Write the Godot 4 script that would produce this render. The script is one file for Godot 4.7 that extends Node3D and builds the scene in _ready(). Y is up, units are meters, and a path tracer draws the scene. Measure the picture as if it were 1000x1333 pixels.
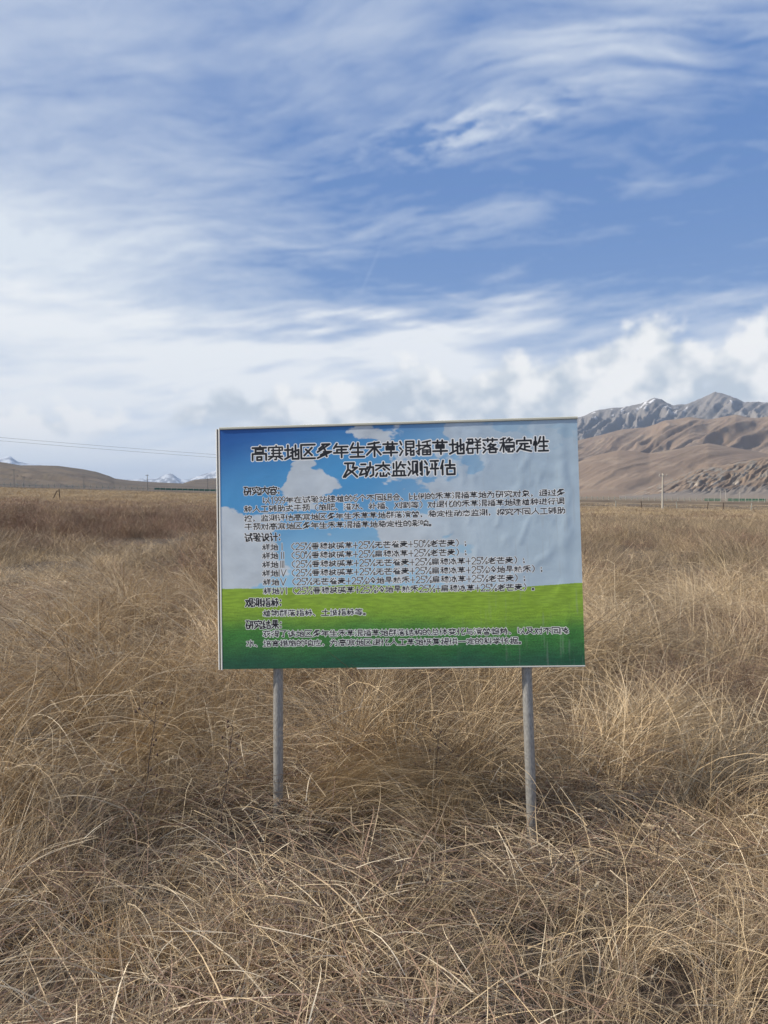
extends Node3D
# A research notice board in a dry highland meadow, with hills and snow peaks behind.

const EYE := Vector3(0, 1.515, 0)
const SUN_AZIMUTH := -96.0     # degrees, to the left of the view
const SUN_HEIGHT := 34.0

var used := {}

func _ready() -> void:
	# ---- camera, sky, sun, exposure
	var cam := Camera3D.new()
	cam.name = "camera"
	cam.fov = 67.0
	cam.near = 0.05
	cam.far = 60000.0
	cam.position = EYE
	cam.rotation_degrees = Vector3(-1.223, 0, 0)
	add_child(cam)
	cam.current = true

	var env := Environment.new()
	env.background_mode = Environment.BG_SKY
	env.tonemap_mode = Environment.TONE_MAPPER_LINEAR
	env.tonemap_exposure = 1.22
	env.sdfgi_enabled = true
	env.ssao_enabled = true
	env.ssil_enabled = true
	env.fog_enabled = true
	env.fog_density = 0.000034
	env.fog_light_color = Color(0.76, 0.86, 1.0)
	var pano := PanoramaSkyMaterial.new()
	pano.panorama = make_sky()
	var sky := Sky.new()
	sky.sky_material = pano
	env.sky = sky
	var we := WorldEnvironment.new()
	we.name = "environment"
	we.environment = env
	add_child(we)

	var sun := DirectionalLight3D.new()
	sun.name = "sun"
	sun.light_energy = 1.6
	sun.light_color = Color(1.0, 0.945, 0.86)
	sun.light_angular_distance = 1.6
	sun.shadow_enabled = true
	add_child(sun)
	sun.look_at_from_position(Vector3.ZERO, -sun_direction(), Vector3.UP)

	print("sky ", Time.get_ticks_msec())
	# ---- large structure
	build_ground()
	build_bank()
	build_ranges()
	print("land ", Time.get_ticks_msec())
	# ---- objects
	build_board()
	print("board ", Time.get_ticks_msec())
	build_far_things()
	build_grass()
	build_weeds()
	print("grass ", Time.get_ticks_msec())

func sun_direction() -> Vector3:
	var a := deg_to_rad(SUN_AZIMUTH)
	var h := deg_to_rad(SUN_HEIGHT)
	return Vector3(sin(a) * cos(h), sin(h), -cos(a) * cos(h))

# ------------------------------------------------------------------ helpers
func numbered(called: String) -> String:
	used[called] = used.get(called, -1) + 1
	return called if used[called] == 0 else "%s_%03d" % [called, used[called]]

func thing(called: String, label: String, category: String, at := Vector3.ZERO, group := "") -> Node3D:
	var o := Node3D.new()
	o.name = numbered(called)
	o.set_meta("label", label)
	o.set_meta("category", category)
	if group: o.set_meta("group", group)
	add_child(o)
	o.position = at
	return o

func part(called: String, mesh: Mesh, m: Material, parent: Node3D, xf := Transform3D.IDENTITY) -> MeshInstance3D:
	var o := MeshInstance3D.new()
	o.name = called
	o.mesh = mesh
	o.material_override = m
	o.transform = xf
	parent.add_child(o, true)
	return o

func flat(c: Color, rough := 0.8, metal := 0.0) -> StandardMaterial3D:
	var m := StandardMaterial3D.new()
	m.albedo_color = c.linear_to_srgb()
	m.roughness = rough
	m.metallic = metal
	return m

func painted(rough := 0.9) -> StandardMaterial3D:
	var m := StandardMaterial3D.new()
	m.vertex_color_use_as_albedo = true
	m.roughness = rough
	return m

func fractal(seed_no: int, freq: float, octaves := 5, kind := FastNoiseLite.FRACTAL_FBM) -> FastNoiseLite:
	var n := FastNoiseLite.new()
	n.noise_type = FastNoiseLite.TYPE_SIMPLEX_SMOOTH
	n.seed = seed_no
	n.frequency = freq
	n.fractal_type = kind
	n.fractal_octaves = octaves
	return n

func noise_map(seed_no: int, freq: float, lo: Color, hi: Color, size := 512, octaves := 6) -> NoiseTexture2D:
	var t := NoiseTexture2D.new()
	t.width = size
	t.height = size
	t.seamless = true
	t.noise = fractal(seed_no, freq, octaves)
	var g := Gradient.new()
	g.set_color(0, lo.linear_to_srgb())
	g.set_color(1, hi.linear_to_srgb())
	t.color_ramp = g
	return t

func tube(points: PackedVector3Array, radii: PackedFloat32Array, sides := 10, caps := true) -> ArrayMesh:
	var st := SurfaceTool.new()
	st.begin(Mesh.PRIMITIVE_TRIANGLES)
	var n := points.size()
	for i in n:
		var d := (points[mini(i + 1, n - 1)] - points[maxi(i - 1, 0)]).normalized()
		var s := d.cross(Vector3.UP if absf(d.y) < 0.9 else Vector3.RIGHT).normalized()
		var u := s.cross(d).normalized()
		for k in sides:
			var a := TAU * k / sides
			var r := s * cos(a) + u * sin(a)
			st.set_normal(r)
			st.add_vertex(points[i] + r * radii[i])
	for i in n - 1:
		for k in sides:
			var a := i * sides + k
			var b := i * sides + (k + 1) % sides
			for v in [a, b, a + sides, b, b + sides, a + sides]: st.add_index(v)
	var mesh := st.commit()
	if caps:
		var ct := SurfaceTool.new()
		ct.begin(Mesh.PRIMITIVE_TRIANGLES)
		for e in [0, n - 1]:
			var d := (points[1] - points[0] if e == 0 else points[n - 1] - points[n - 2]).normalized()
			var s := d.cross(Vector3.UP if absf(d.y) < 0.9 else Vector3.RIGHT).normalized()
			var u := s.cross(d).normalized()
			for k in sides:
				var a := TAU * k / sides
				var b := TAU * (k + 1) / sides
				var p := [points[e], points[e] + (s * cos(a) + u * sin(a)) * radii[e], points[e] + (s * cos(b) + u * sin(b)) * radii[e]]
				if e: p.reverse()
				for v in p:
					ct.set_normal(d if e else -d)
					ct.add_vertex(v)
		ct.commit(mesh)
	return mesh

func bar(size: Vector3) -> BoxMesh:
	var b := BoxMesh.new()
	b.size = size
	return b

# a box with chamfered long edges
func chamfered(size: Vector3, c: float) -> ArrayMesh:
	var st := SurfaceTool.new()
	st.begin(Mesh.PRIMITIVE_TRIANGLES)
	st.set_smooth_group(-1)
	var h := size / 2.0
	var ring := []
	for s in [[1, -1], [1, 1], [-1, 1], [-1, -1]]:
		var a := Vector2(s[0] * h.x, s[1] * (h.z - c))
		var b := Vector2(s[0] * (h.x - c), s[1] * h.z)
		if s[0] * s[1] > 0: ring.append_array([a, b])
		else: ring.append_array([b, a])
	for i in 8:
		var p: Vector2 = ring[i]
		var q: Vector2 = ring[(i + 1) % 8]
		var v := [Vector3(p.x, -h.y, p.y), Vector3(p.x, h.y, p.y), Vector3(q.x, h.y, q.y), Vector3(q.x, -h.y, q.y)]
		for k in [0, 1, 2, 0, 2, 3]: st.add_vertex(v[k])
		for k in [Vector3(0, h.y, 0), v[2], v[1]]: st.add_vertex(k)
		for k in [Vector3(0, -h.y, 0), v[0], v[3]]: st.add_vertex(k)
	st.generate_normals()
	return st.commit()

var rows_done := []
func in_parallel(count: int, work: Callable) -> Array:
	rows_done = []
	rows_done.resize(count)
	var id := WorkerThreadPool.add_group_task(work, count, -1, true)
	WorkerThreadPool.wait_for_group_task_completion(id)
	return rows_done

# ------------------------------------------------------------------ sky
const SKY_W := 3072
const SKY_H := 1536
var sky_noise := []

func make_sky() -> ImageTexture:
	sky_noise = [fractal(11, 1.0, 6), fractal(23, 1.0, 5), fractal(37, 1.0, 6), fractal(41, 1.0, 4), fractal(59, 1.0, 6)]
	var half := SKY_H / 2
	var rows := in_parallel(half, sky_row)
	var bytes := PackedByteArray()
	for r in rows: bytes.append_array(r)
	var under := PackedByteArray()
	under.resize(SKY_W * 3)
	var g := Color(0.24, 0.19, 0.13).linear_to_srgb()
	for x in SKY_W:
		under[x * 3] = int(g.r * 255); under[x * 3 + 1] = int(g.g * 255); under[x * 3 + 2] = int(g.b * 255)
	for y in half: bytes.append_array(under)
	return ImageTexture.create_from_image(Image.create_from_data(SKY_W, SKY_H, false, Image.FORMAT_RGB8, bytes))

func bell(x: float, centre: float, width: float) -> float:
	var t := (x - centre) / width
	return exp(-t * t)

# tops of the heaped clouds in view: [azimuth, elevation]; elsewhere they follow the noise
const HEAPS := [[-17.0, 5.0], [-13.5, 7.6], [-11.8, 8.5], [-9.5, 8.4], [-7.5, 8.0], [-5.0, 7.8], [-2.5, 8.6], [1.0, 9.8], [4.0, 9.2], [7.0, 9.0], [9.0, 10.2], [11.0, 9.6], [13.0, 10.4], [16.0, 11.4], [19.0, 12.8], [21.0, 11.6], [22.5, 10.2], [24.5, 10.8], [26.5, 12.6], [30.0, 11.0]]

func heap_top(a: float, n: FastNoiseLite) -> float:
	var wild := 8.5 + 5.0 * n.get_noise_2d(a * 0.05, 3.0)
	if a <= HEAPS[0][0] or a >= HEAPS[HEAPS.size() - 1][0]:
		return wild if a > 30.0 or a < -60.0 else lerpf(HEAPS[0][1], wild, smoothstep(-17.0, -60.0, a))
	var k := 0
	while HEAPS[k + 1][0] < a: k += 1
	return lerpf(HEAPS[k][1], HEAPS[k + 1][1], smoothstep(HEAPS[k][0], HEAPS[k + 1][0], a))

func sky_row(y: int) -> void:
	var row := PackedByteArray()
	row.resize(SKY_W * 3)
	var el := (0.5 - (y + 0.5) / SKY_H) * PI
	var e := rad_to_deg(el)
	var sun := sun_direction()
	var n0: FastNoiseLite = sky_noise[0]
	var n1: FastNoiseLite = sky_noise[1]
	var n2: FastNoiseLite = sky_noise[2]
	var n3: FastNoiseLite = sky_noise[3]
	var n4: FastNoiseLite = sky_noise[4]
	var up := sin(el)
	var ce := cos(el)
	for x in SKY_W:
		var az := wrapf((x + 0.5) / SKY_W * TAU, -PI, PI)
		var a := rad_to_deg(az)
		var d := Vector3(sin(az) * ce, up, -cos(az) * ce)
		var s := d.dot(sun)
		# clear air, paler towards the horizon and the sun
		var c := Vector3(0.096, 0.196, 0.440).lerp(Vector3(0.40, 0.56, 0.74), pow(1.0 - up, 6.0))
		c = c.lerp(Vector3(0.74, 0.78, 0.82), 0.42 * smoothstep(0.2, 1.0, s))
		# high cirrus on a sheet overhead, combed along one wind direction
		var k := 1.0 / (up + 0.10)
		var px := d.x * k
		var pz := d.z * k
		var w1 := n3.get_noise_2d(px * 0.8, pz * 0.8)
		var al := -0.95 * px - 0.30 * pz
		var ac := 0.30 * px - 0.95 * pz + w1 * 0.16
		var f1 := n0.get_noise_2d(al * 0.8 + w1 * 0.3 + 3.0, ac * 3.4 + 11.0)
		var f2 := n1.get_noise_2d(al * 2.6 + 7.0, ac * 10.0 + f1 * 0.5)
		var f3 := n4.get_noise_2d(al * 1.8 + 20.0, ac * 3.0 + 5.0)
		var f4 := n4.get_noise_2d(al * 6.0, ac * 14.0)
		var f5 := n1.get_noise_2d(px * 13.0 + f2, pz * 13.0)
		var broad := n3.get_noise_2d(al * 0.30 + 40.0, ac * 0.75)
		var veil := 0.10 + 0.14 * broad + 0.13 * f1 + 0.14 * f2 + 0.16 * f3 + 0.11 * f4 + 0.07 * f5
		veil += 0.45 * smoothstep(0.30, 0.95, s)
		veil += 0.20 * smoothstep(21.0, 33.0, e)
		veil += bell(a, 6.5, 6.5) * bell(e, 25.0 + (a - 6.5) * 0.17, 1.25) * (0.14 + 0.28 * f2 + 0.24 * f3 + 0.32 * f4 + 0.5 * f5)
		veil += 0.13 * bell(a, 2.0, 24.0) * bell(e, 19.0 + a * 0.09, 1.0) * (0.9 + 2.0 * f2 + f3)
		veil += 0.20 * bell(a, 20.0, 14.0) * bell(e, 29.0, 3.0) * (0.9 + 2.0 * f2)
		veil += 0.85 * smoothstep(3.0, -27.0, a) * smoothstep(-75.0, -50.0, a) * bell(e, 14.0, 8.0)
		veil -= 0.16 * bell(a, 20.0, 16.0) * bell(e, 20.0, 6.0)
		veil -= 0.16 * bell(a, 6.0, 17.0) * bell(e, 15.8, 2.0)
		veil = clampf(veil, 0.0, 1.0)
		c = c.lerp(Vector3(0.69, 0.735, 0.775), veil * 0.86)
		# a short vapour trail
		var trail := clampf((17.8 - e) / 3.3, 0.0, 1.0)
		c = c.lerp(Vector3(0.75, 0.79, 0.84), 0.10 * bell(a, lerpf(-0.2, -1.75, trail), 0.10) * bell(e, 16.1, 1.6))
		# bank of layered cloud above the horizon
		var lw := n3.get_noise_2d(d.x * 1.6, d.z * 1.6)
		var layer := n2.get_noise_3d(d.x * 3.6, up * 24.0 + lw * 1.2 - d.x * 2.0, d.z * 3.6)
		var wisp := n1.get_noise_3d(d.x * 9.0, up * 60.0 - d.x * 9.0, d.z * 9.0)
		var edge := 13.8 + 2.2 * lw + 2.0 * layer + 1.6 * wisp
		var bank := smoothstep(edge + 0.9, edge - 3.5, e) * (0.90 + 0.70 * layer + 0.35 * wisp)
		bank *= 1.0 - 0.55 * bell(a, 9.5, 5.0) * bell(e, 10.8, 0.9) - 0.5 * bell(a, 24.5, 4.0) * bell(e, 14.2, 0.9)
		bank *= 1.0 - 0.45 * smoothstep(5.0, 15.0, a) * smoothstep(60.0, 40.0, a) * smoothstep(7.5, 10.0, e)
		c = c.lerp(Vector3(0.735, 0.76, 0.785), clampf(bank, 0.0, 0.95))
		# heaped cloud low in the bank
		var puff := n4.get_noise_3d(d.x * 7.0, up * 10.0, d.z * 7.0)
		var bill := n2.get_noise_3d(d.x * 19.0, up * 24.0, d.z * 19.0)
		var heap := (heap_top(a, n3) - e) * 0.55 + puff * 1.5 + bill * 0.95
		var body := smoothstep(-0.25, 0.6, heap) * smoothstep(3.4, 5.6, e + puff * 2.5)
		var lit := clampf(0.66 + 1.7 * puff + 1.5 * bill - 0.20 * heap + 0.30 * smoothstep(6.0, 20.0, a) - 0.22 * bell(a, -10.5, 2.5), 0.0, 1.0)
		c = c.lerp(Vector3(0.46, 0.52, 0.585).lerp(Vector3(0.81, 0.81, 0.80), lit), body * 0.93)
		# haze at the horizon
		c = c.lerp(Vector3(0.74, 0.77, 0.795), 0.75 * smoothstep(6.0, 0.0, e))
		var col := Color(c.x, c.y, c.z).linear_to_srgb()
		row[x * 3] = clampi(int(col.r * 255.0 + 0.5), 0, 255)
		row[x * 3 + 1] = clampi(int(col.g * 255.0 + 0.5), 0, 255)
		row[x * 3 + 2] = clampi(int(col.b * 255.0 + 0.5), 0, 255)
	rows_done[y] = row

# ------------------------------------------------------------------ land
var bump_noise := fractal(5, 0.35, 4)
var patch_noise := fractal(6, 0.02, 4)

func ground_height(x: float, z: float) -> float:
	var r := sqrt(x * x + z * z)
	var far := minf(1.0, 300.0 / maxf(r, 1.0))
	var h := -0.018 * x * far
	if x < 0.0: h -= 0.013 * x * far * smoothstep(50.0, 250.0, r)
	h += bump_noise.get_noise_2d(x, z) * 0.10 * smoothstep(120.0, 30.0, r)
	return h

func track(x: float, z: float) -> float:      # the trodden track on the left
	var mid := -6.2 + 1.9 * smoothstep(-14.0, -8.0, z) + 0.4 * smoothstep(-16.0, -26.0, z) + 0.25 * sin(z * 0.6)
	return exp(-pow((x - mid) / 0.95, 2.0)) * smoothstep(-34.0, -27.0, z) * smoothstep(-4.0, -7.0, z)

func ground_colour(x: float, z: float) -> Color:
	var r := sqrt(x * x + z * z)
	var p := patch_noise.get_noise_2d(x, z)
	var q := patch_noise.get_noise_2d(x * 6.0 + 50.0, z * 6.0)
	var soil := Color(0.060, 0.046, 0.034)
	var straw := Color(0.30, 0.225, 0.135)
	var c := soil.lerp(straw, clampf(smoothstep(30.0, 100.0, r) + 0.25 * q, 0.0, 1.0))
	if r > 100.0:
		var band := r + 10.0 * p
		var dark := Color(0.070, 0.052, 0.038)
		var pale := Color(0.34, 0.26, 0.17)
		if x > 0.0 and z < 0.0:
			c = c.lerp(dark, smoothstep(138.0, 150.0, band) * smoothstep(330.0, 300.0, band) * 0.9)
			c = c.lerp(pale, smoothstep(158.0, 164.0, band) * smoothstep(182.0, 174.0, band) * 0.9)
			c = c.lerp(pale, smoothstep(236.0, 244.0, band) * smoothstep(268.0, 258.0, band) * 0.6)
		elif z < 0.0:
			c = c.lerp(dark, smoothstep(265.0, 280.0, band) * smoothstep(345.0, 330.0, band) * 0.8)
		c = c.lerp(Color(0.23, 0.175, 0.115), smoothstep(340.0, 420.0, r))
		c = c.lerp(dark, 0.35 * smoothstep(0.05, 0.3, patch_noise.get_noise_2d(x * 0.15, z * 0.6)) * smoothstep(420.0, 600.0, r))
	return c

func build_ground() -> void:
	var st := SurfaceTool.new()
	st.begin(Mesh.PRIMITIVE_TRIANGLES)
	var sectors := 200
	var radii := [0.0]
	var r := 0.4
	while r < 34000.0:
		radii.append(r)
		r = r * 1.045 + 0.02
	for i in radii.size():
		for k in sectors:
			var a := TAU * k / sectors
			var x: float = sin(a) * radii[i]
			var z: float = -cos(a) * radii[i]
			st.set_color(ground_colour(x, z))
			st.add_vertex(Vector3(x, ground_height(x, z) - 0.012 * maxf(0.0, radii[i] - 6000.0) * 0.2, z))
	for i in radii.size() - 1:
		for k in sectors:
			var a := i * sectors + k
			var b := i * sectors + (k + 1) % sectors
			var idx := [a, a + sectors, b + sectors, a, b + sectors, b] if i else [a, a + sectors, b + sectors]
			for v in idx: st.add_index(v)
	st.generate_normals()
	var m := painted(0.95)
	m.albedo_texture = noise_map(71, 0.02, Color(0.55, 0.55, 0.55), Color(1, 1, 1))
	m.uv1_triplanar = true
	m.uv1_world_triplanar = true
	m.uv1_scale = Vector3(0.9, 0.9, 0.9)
	var o := part("ground", st.commit(), m, self)
	o.set_meta("kind", "structure")
	o.set_meta("label", "dry meadow soil under the straw grass")

# low bank that carries the road across the valley floor
func road_bank(azimuth: float) -> float:
	return 352.0 + 6.0 * sin((azimuth + 30.0) / 0.385 * 0.05)

func build_bank() -> void:
	var st := SurfaceTool.new()
	st.begin(Mesh.PRIMITIVE_TRIANGLES)
	var shape := [[-9.0, -0.4], [-3.2, 0.95], [-2.6, 1.05], [3.4, 1.05], [9.0, -0.4]]
	var n := 160
	for i in n + 1:
		var az := lerpf(-48.0, 48.0, float(i) / n)
		var a := deg_to_rad(az)
		for s in shape:
			var r: float = road_bank(az) + s[0]
			var x := sin(a) * r
			var z := -cos(a) * r
			var p := patch_noise.get_noise_2d(x * 4.0, z * 4.0)
			st.set_color(Color(0.085, 0.066, 0.048).lerp(Color(0.17, 0.132, 0.092), clampf(0.4 + p, 0.0, 1.0)))
			st.add_vertex(Vector3(x, ground_height(x, z) + s[1] + 0.15 * p, z))
	for i in n:
		for k in shape.size() - 1:
			var a := i * shape.size() + k
			var b := a + shape.size()
			for v in [a, a + 1, b + 1, a, b + 1, b]: st.add_index(v)
	st.generate_normals()
	var o := part("road_bank", st.commit(), painted(0.95), self)
	o.set_meta("kind", "structure")
	o.set_meta("label", "low dark road bank across the valley floor")

# A range of hills: crest points are [azimuth, elevation] in degrees as seen from the meadow.
func build_range(called: String, label: String, crest: Array, front: float, dist: float, cols: int, rows: int, seed_no: int, rough: float, scale: float, skew: float, gully: float, paint: Callable) -> void:
	var spur := fractal(seed_no, 1.0, 4, FastNoiseLite.FRACTAL_RIDGED)
	spur.fractal_gain = 0.38 if rough < 0.39 else 0.52
	if rough > 0.39: spur.fractal_octaves = 6
	var soft := fractal(seed_no + 1, 1.0, 5)
	var a0: float = crest[0][0]
	var a1: float = crest[crest.size() - 1][0]
	var st := SurfaceTool.new()
	st.begin(Mesh.PRIMITIVE_TRIANGLES)
	var back := int(rows * 0.35)
	var total := rows + back
	for i in cols + 1:
		var a := lerpf(a0, a1, float(i) / cols)
		var k := 0
		while k < crest.size() - 2 and crest[k + 1][0] < a: k += 1
		var f: float = clampf((a - crest[k][0]) / (crest[k + 1][0] - crest[k][0]), 0.0, 1.0)
		f = lerpf(f, f * f * (3.0 - 2.0 * f), 0.12)
		var el: float = lerpf(crest[k][1], crest[k + 1][1], f)
		var top := tan(deg_to_rad(el)) * dist + EYE.y
		for j in total + 1:
			var t := float(j) / rows
			var rr := lerpf(front, dist, t)
			var az := deg_to_rad(a)
			var s := az * dist * scale
			var q := rr * scale
			var warp := soft.get_noise_2d(s * 0.5, q * 0.5) * 0.6
			var n := spur.get_noise_2d((s + q * skew) * 2.3 + warp * 0.6, q * 0.32 + warp * 0.4) * 0.5 + 0.5
			var g := soft.get_noise_2d((s + q * skew) * 6.0 + 9.0, q * 1.3)
			var lift: float
			if t <= 1.0:
				lift = top * pow(t, 1.12)
				lift += top * rough * ((n - 0.62) * 1.0 + g * 0.12) * (4.0 * t * (1.0 - t) + 0.06) * smoothstep(0.0, 0.12, t)
				lift += top * gully * (spur.get_noise_2d((s + q * skew) * 8.0 + warp, q * 0.22 + 5.0) - 0.1) * smoothstep(0.05, 0.2, t) * (1.0 - 0.8 * smoothstep(0.85, 1.0, t))
				lift += (minf(0.0, ground_height(sin(az) * rr, -cos(az) * rr)) - 6.0) * (1.0 - smoothstep(0.0, 0.06, t))
			else:
				lift = top * (1.0 - 1.6 * (t - 1.0)) + top * rough * 0.10 * (n - 0.62)
			st.set_color(paint.call(s, q, t, n, g, lift))
			st.add_vertex(Vector3(sin(az) * rr, lift, -cos(az) * rr))
	for i in cols:
		for j in total:
			var a := i * (total + 1) + j
			var b := a + total + 1
			for v in [a, a + 1, b + 1, a, b + 1, b]: st.add_index(v)
	st.generate_normals()
	var o := part(called, st.commit(), painted(0.95), self)
	o.set_meta("kind", "structure")
	o.set_meta("label", label)

func build_ranges() -> void:
	var tone := fractal(91, 0.7, 5)
	var brown := func(s, q, t, n, g, _h):
		var c := Color(0.150, 0.110, 0.082).lerp(Color(0.200, 0.148, 0.108), clampf(0.5 + 0.9 * tone.get_noise_2d(s * 0.8, q * 0.8), 0.0, 1.0))
		c = c.lerp(Color(0.235, 0.185, 0.14), 0.5 * smoothstep(0.1, 0.4, tone.get_noise_2d(s * 6.0 + 60.0, q * 6.0)))
		return c
	var grey := func(s, q, t, n, g, h):
		var c := Color(0.140, 0.136, 0.138).lerp(Color(0.19, 0.178, 0.172), clampf(0.5 + tone.get_noise_2d(s, q), 0.0, 1.0))
		var snow: float = smoothstep(0.93, 1.0, n + 0.45 * tone.get_noise_2d((s - q * 0.3) * 12.0, q * 5.0)) * smoothstep(0.72, 0.95, t)
		return c.lerp(Color(0.78, 0.80, 0.84), snow * 0.8)
	var snowy := func(s, q, t, n, g, h):
		var rock := Color(0.16, 0.17, 0.20)
		return rock.lerp(Color(0.50, 0.54, 0.60), smoothstep(0.0, 0.22, tone.get_noise_2d(s * 4.0, q * 2.0) + (t - 0.72) * 0.8))
	var dull := func(s, q, t, n, g, _h):
		var c := Color(0.078, 0.062, 0.047).lerp(Color(0.11, 0.087, 0.066), clampf(0.5 + tone.get_noise_2d(s * 2.0, q * 2.0), 0.0, 1.0))
		return c.lerp(Color(0.065, 0.054, 0.045), 0.8 * smoothstep(0.05, 0.28, tone.get_noise_2d(s * 0.35 + 8.0, q * 3.0 + s * 0.3)))
	var scarp := func(s, q, t, n, g, _h):
		var c := Color(0.165, 0.122, 0.090).lerp(Color(0.205, 0.155, 0.115), clampf(0.5 + tone.get_noise_2d(s, q), 0.0, 1.0))
		var rock: float = smoothstep(0.06, 0.24, tone.get_noise_2d((s - q * 0.16) * 7.0, q * 1.6)) * smoothstep(0.28, 0.42, t)
		c = c.lerp(Color(0.185, 0.185, 0.172), rock * 0.6)
		c = c.lerp(Color(0.38, 0.34, 0.29), smoothstep(0.29, 0.32, t) * smoothstep(0.39, 0.34, t) * smoothstep(0.0, 0.3, tone.get_noise_2d(s * 6.0, 3.0)) * 0.8)
		return c.lerp(Color(0.165, 0.146, 0.130), smoothstep(0.23, 0.20, t))
	build_range("snow_mountains", "far snow peaks low on the horizon left of the board",
		[[-60, 1.2], [-45, 2.2], [-36, 2.0], [-30, 2.2], [-26.4, 2.40], [-26.1, 2.52], [-25.8, 2.66], [-25.3, 2.25], [-24.0, 2.05], [-21, 1.6], [-18.5, 1.1], [-17.4, 1.20], [-16.3, 1.22], [-15.7, 1.54], [-15.3, 1.55], [-14.8, 1.20], [-14.2, 1.14], [-12.9, 1.60], [-12.1, 1.85], [-10, 2.6], [-7, 2.2], [-3, 2.9], [1, 2.5], [5, 2.0]],
		17000, 22000, 520, 46, 101, 0.40, 0.0011, 0.3, 0.03, snowy)
	build_range("grey_mountains", "grey rocky mountains with snow on the ridges at right",
		[[-4, 0.5], [2, 3.0], [8, 4.6], [12, 5.3], [14.2, 5.6], [15.5, 6.06], [17.2, 6.2], [18.3, 6.40], [19.2, 6.74], [19.7, 6.62], [20.4, 6.20], [21.2, 6.22], [21.7, 6.40], [22.4, 6.66], [23.1, 6.98], [23.5, 6.88], [24.1, 6.62], [24.9, 6.25], [26.4, 6.1], [29, 6.5], [34, 6.2], [42, 5.0], [55, 3.0]],
		6600, 9400, 620, 110, 211, 0.40, 0.0012, -0.30, 0.035, grey)
	build_range("brown_mountains", "brown grassy mountains in front of the grey peaks",
		[[2, 0.4], [7, 2.2], [11, 3.4], [14.1, 3.95], [17.1, 4.65], [18.6, 4.75], [20.0, 5.2], [21.5, 5.40], [22.7, 5.15], [24.4, 5.42], [25.6, 5.1], [26.4, 5.25], [29, 5.6], [34, 5.0], [42, 3.8], [55, 2.0]],
		3600, 5600, 620, 110, 307, 0.26, 0.0013, -0.35, 0.016, brown)
	build_range("rounded_hills", "rounded bare brown hills below the mountains",
		[[4, 0.3], [9, 1.3], [12, 2.0], [14.1, 2.42], [15.4, 2.9], [16.8, 3.2], [18.0, 3.12], [18.9, 2.95], [20.6, 3.2], [22.7, 3.55], [24.2, 3.25], [26.4, 2.75], [30, 3.2], [36, 3.4], [44, 2.6], [56, 1.0]],
		1900, 3100, 520, 90, 409, 0.20, 0.0014, -0.30, 0.016, brown)
	build_range("eroded_hill", "eroded scarp with grey gullies behind the road",
		[[16.9, 0.02], [17.8, 0.10], [18.6, 0.45], [19.8, 0.95], [21.0, 1.40], [22.0, 1.78], [23.5, 2.00], [25.0, 2.30], [26.0, 2.52], [28, 2.75], [32, 2.6], [38, 1.8], [46, 0.5]],
		900, 1500, 520, 100, 503, 0.22, 0.010, -0.17, 0.055, scarp)
	build_range("low_hill", "low brown hill on the left horizon under the wires",
		[[-70, 0.6], [-50, 2.2], [-38, 2.9], [-30, 2.55], [-26.4, 2.22], [-25.1, 2.02], [-22.9, 2.03], [-21.4, 1.84], [-20.4, 1.64], [-19.6, 1.38], [-19.15, 1.18], [-18.2, 1.06], [-17, 0.96], [-15, 0.88], [-12, 0.8], [-8, 0.5]],
		1000, 1900, 460, 60, 601, 0.22, 0.004, 0.5, 0.012, dull)
	build_range("striped_hill", "small brown hill behind the left edge of the board",
		[[-15.0, 0.55], [-14.5, 0.90], [-13.7, 1.14], [-12.1, 1.26], [-9, 1.5], [-5, 1.3], [0, 0.9], [4, 0.4]],
		1700, 2600, 240, 40, 701, 0.30, 0.006, 0.8, 0.012, dull)

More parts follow.
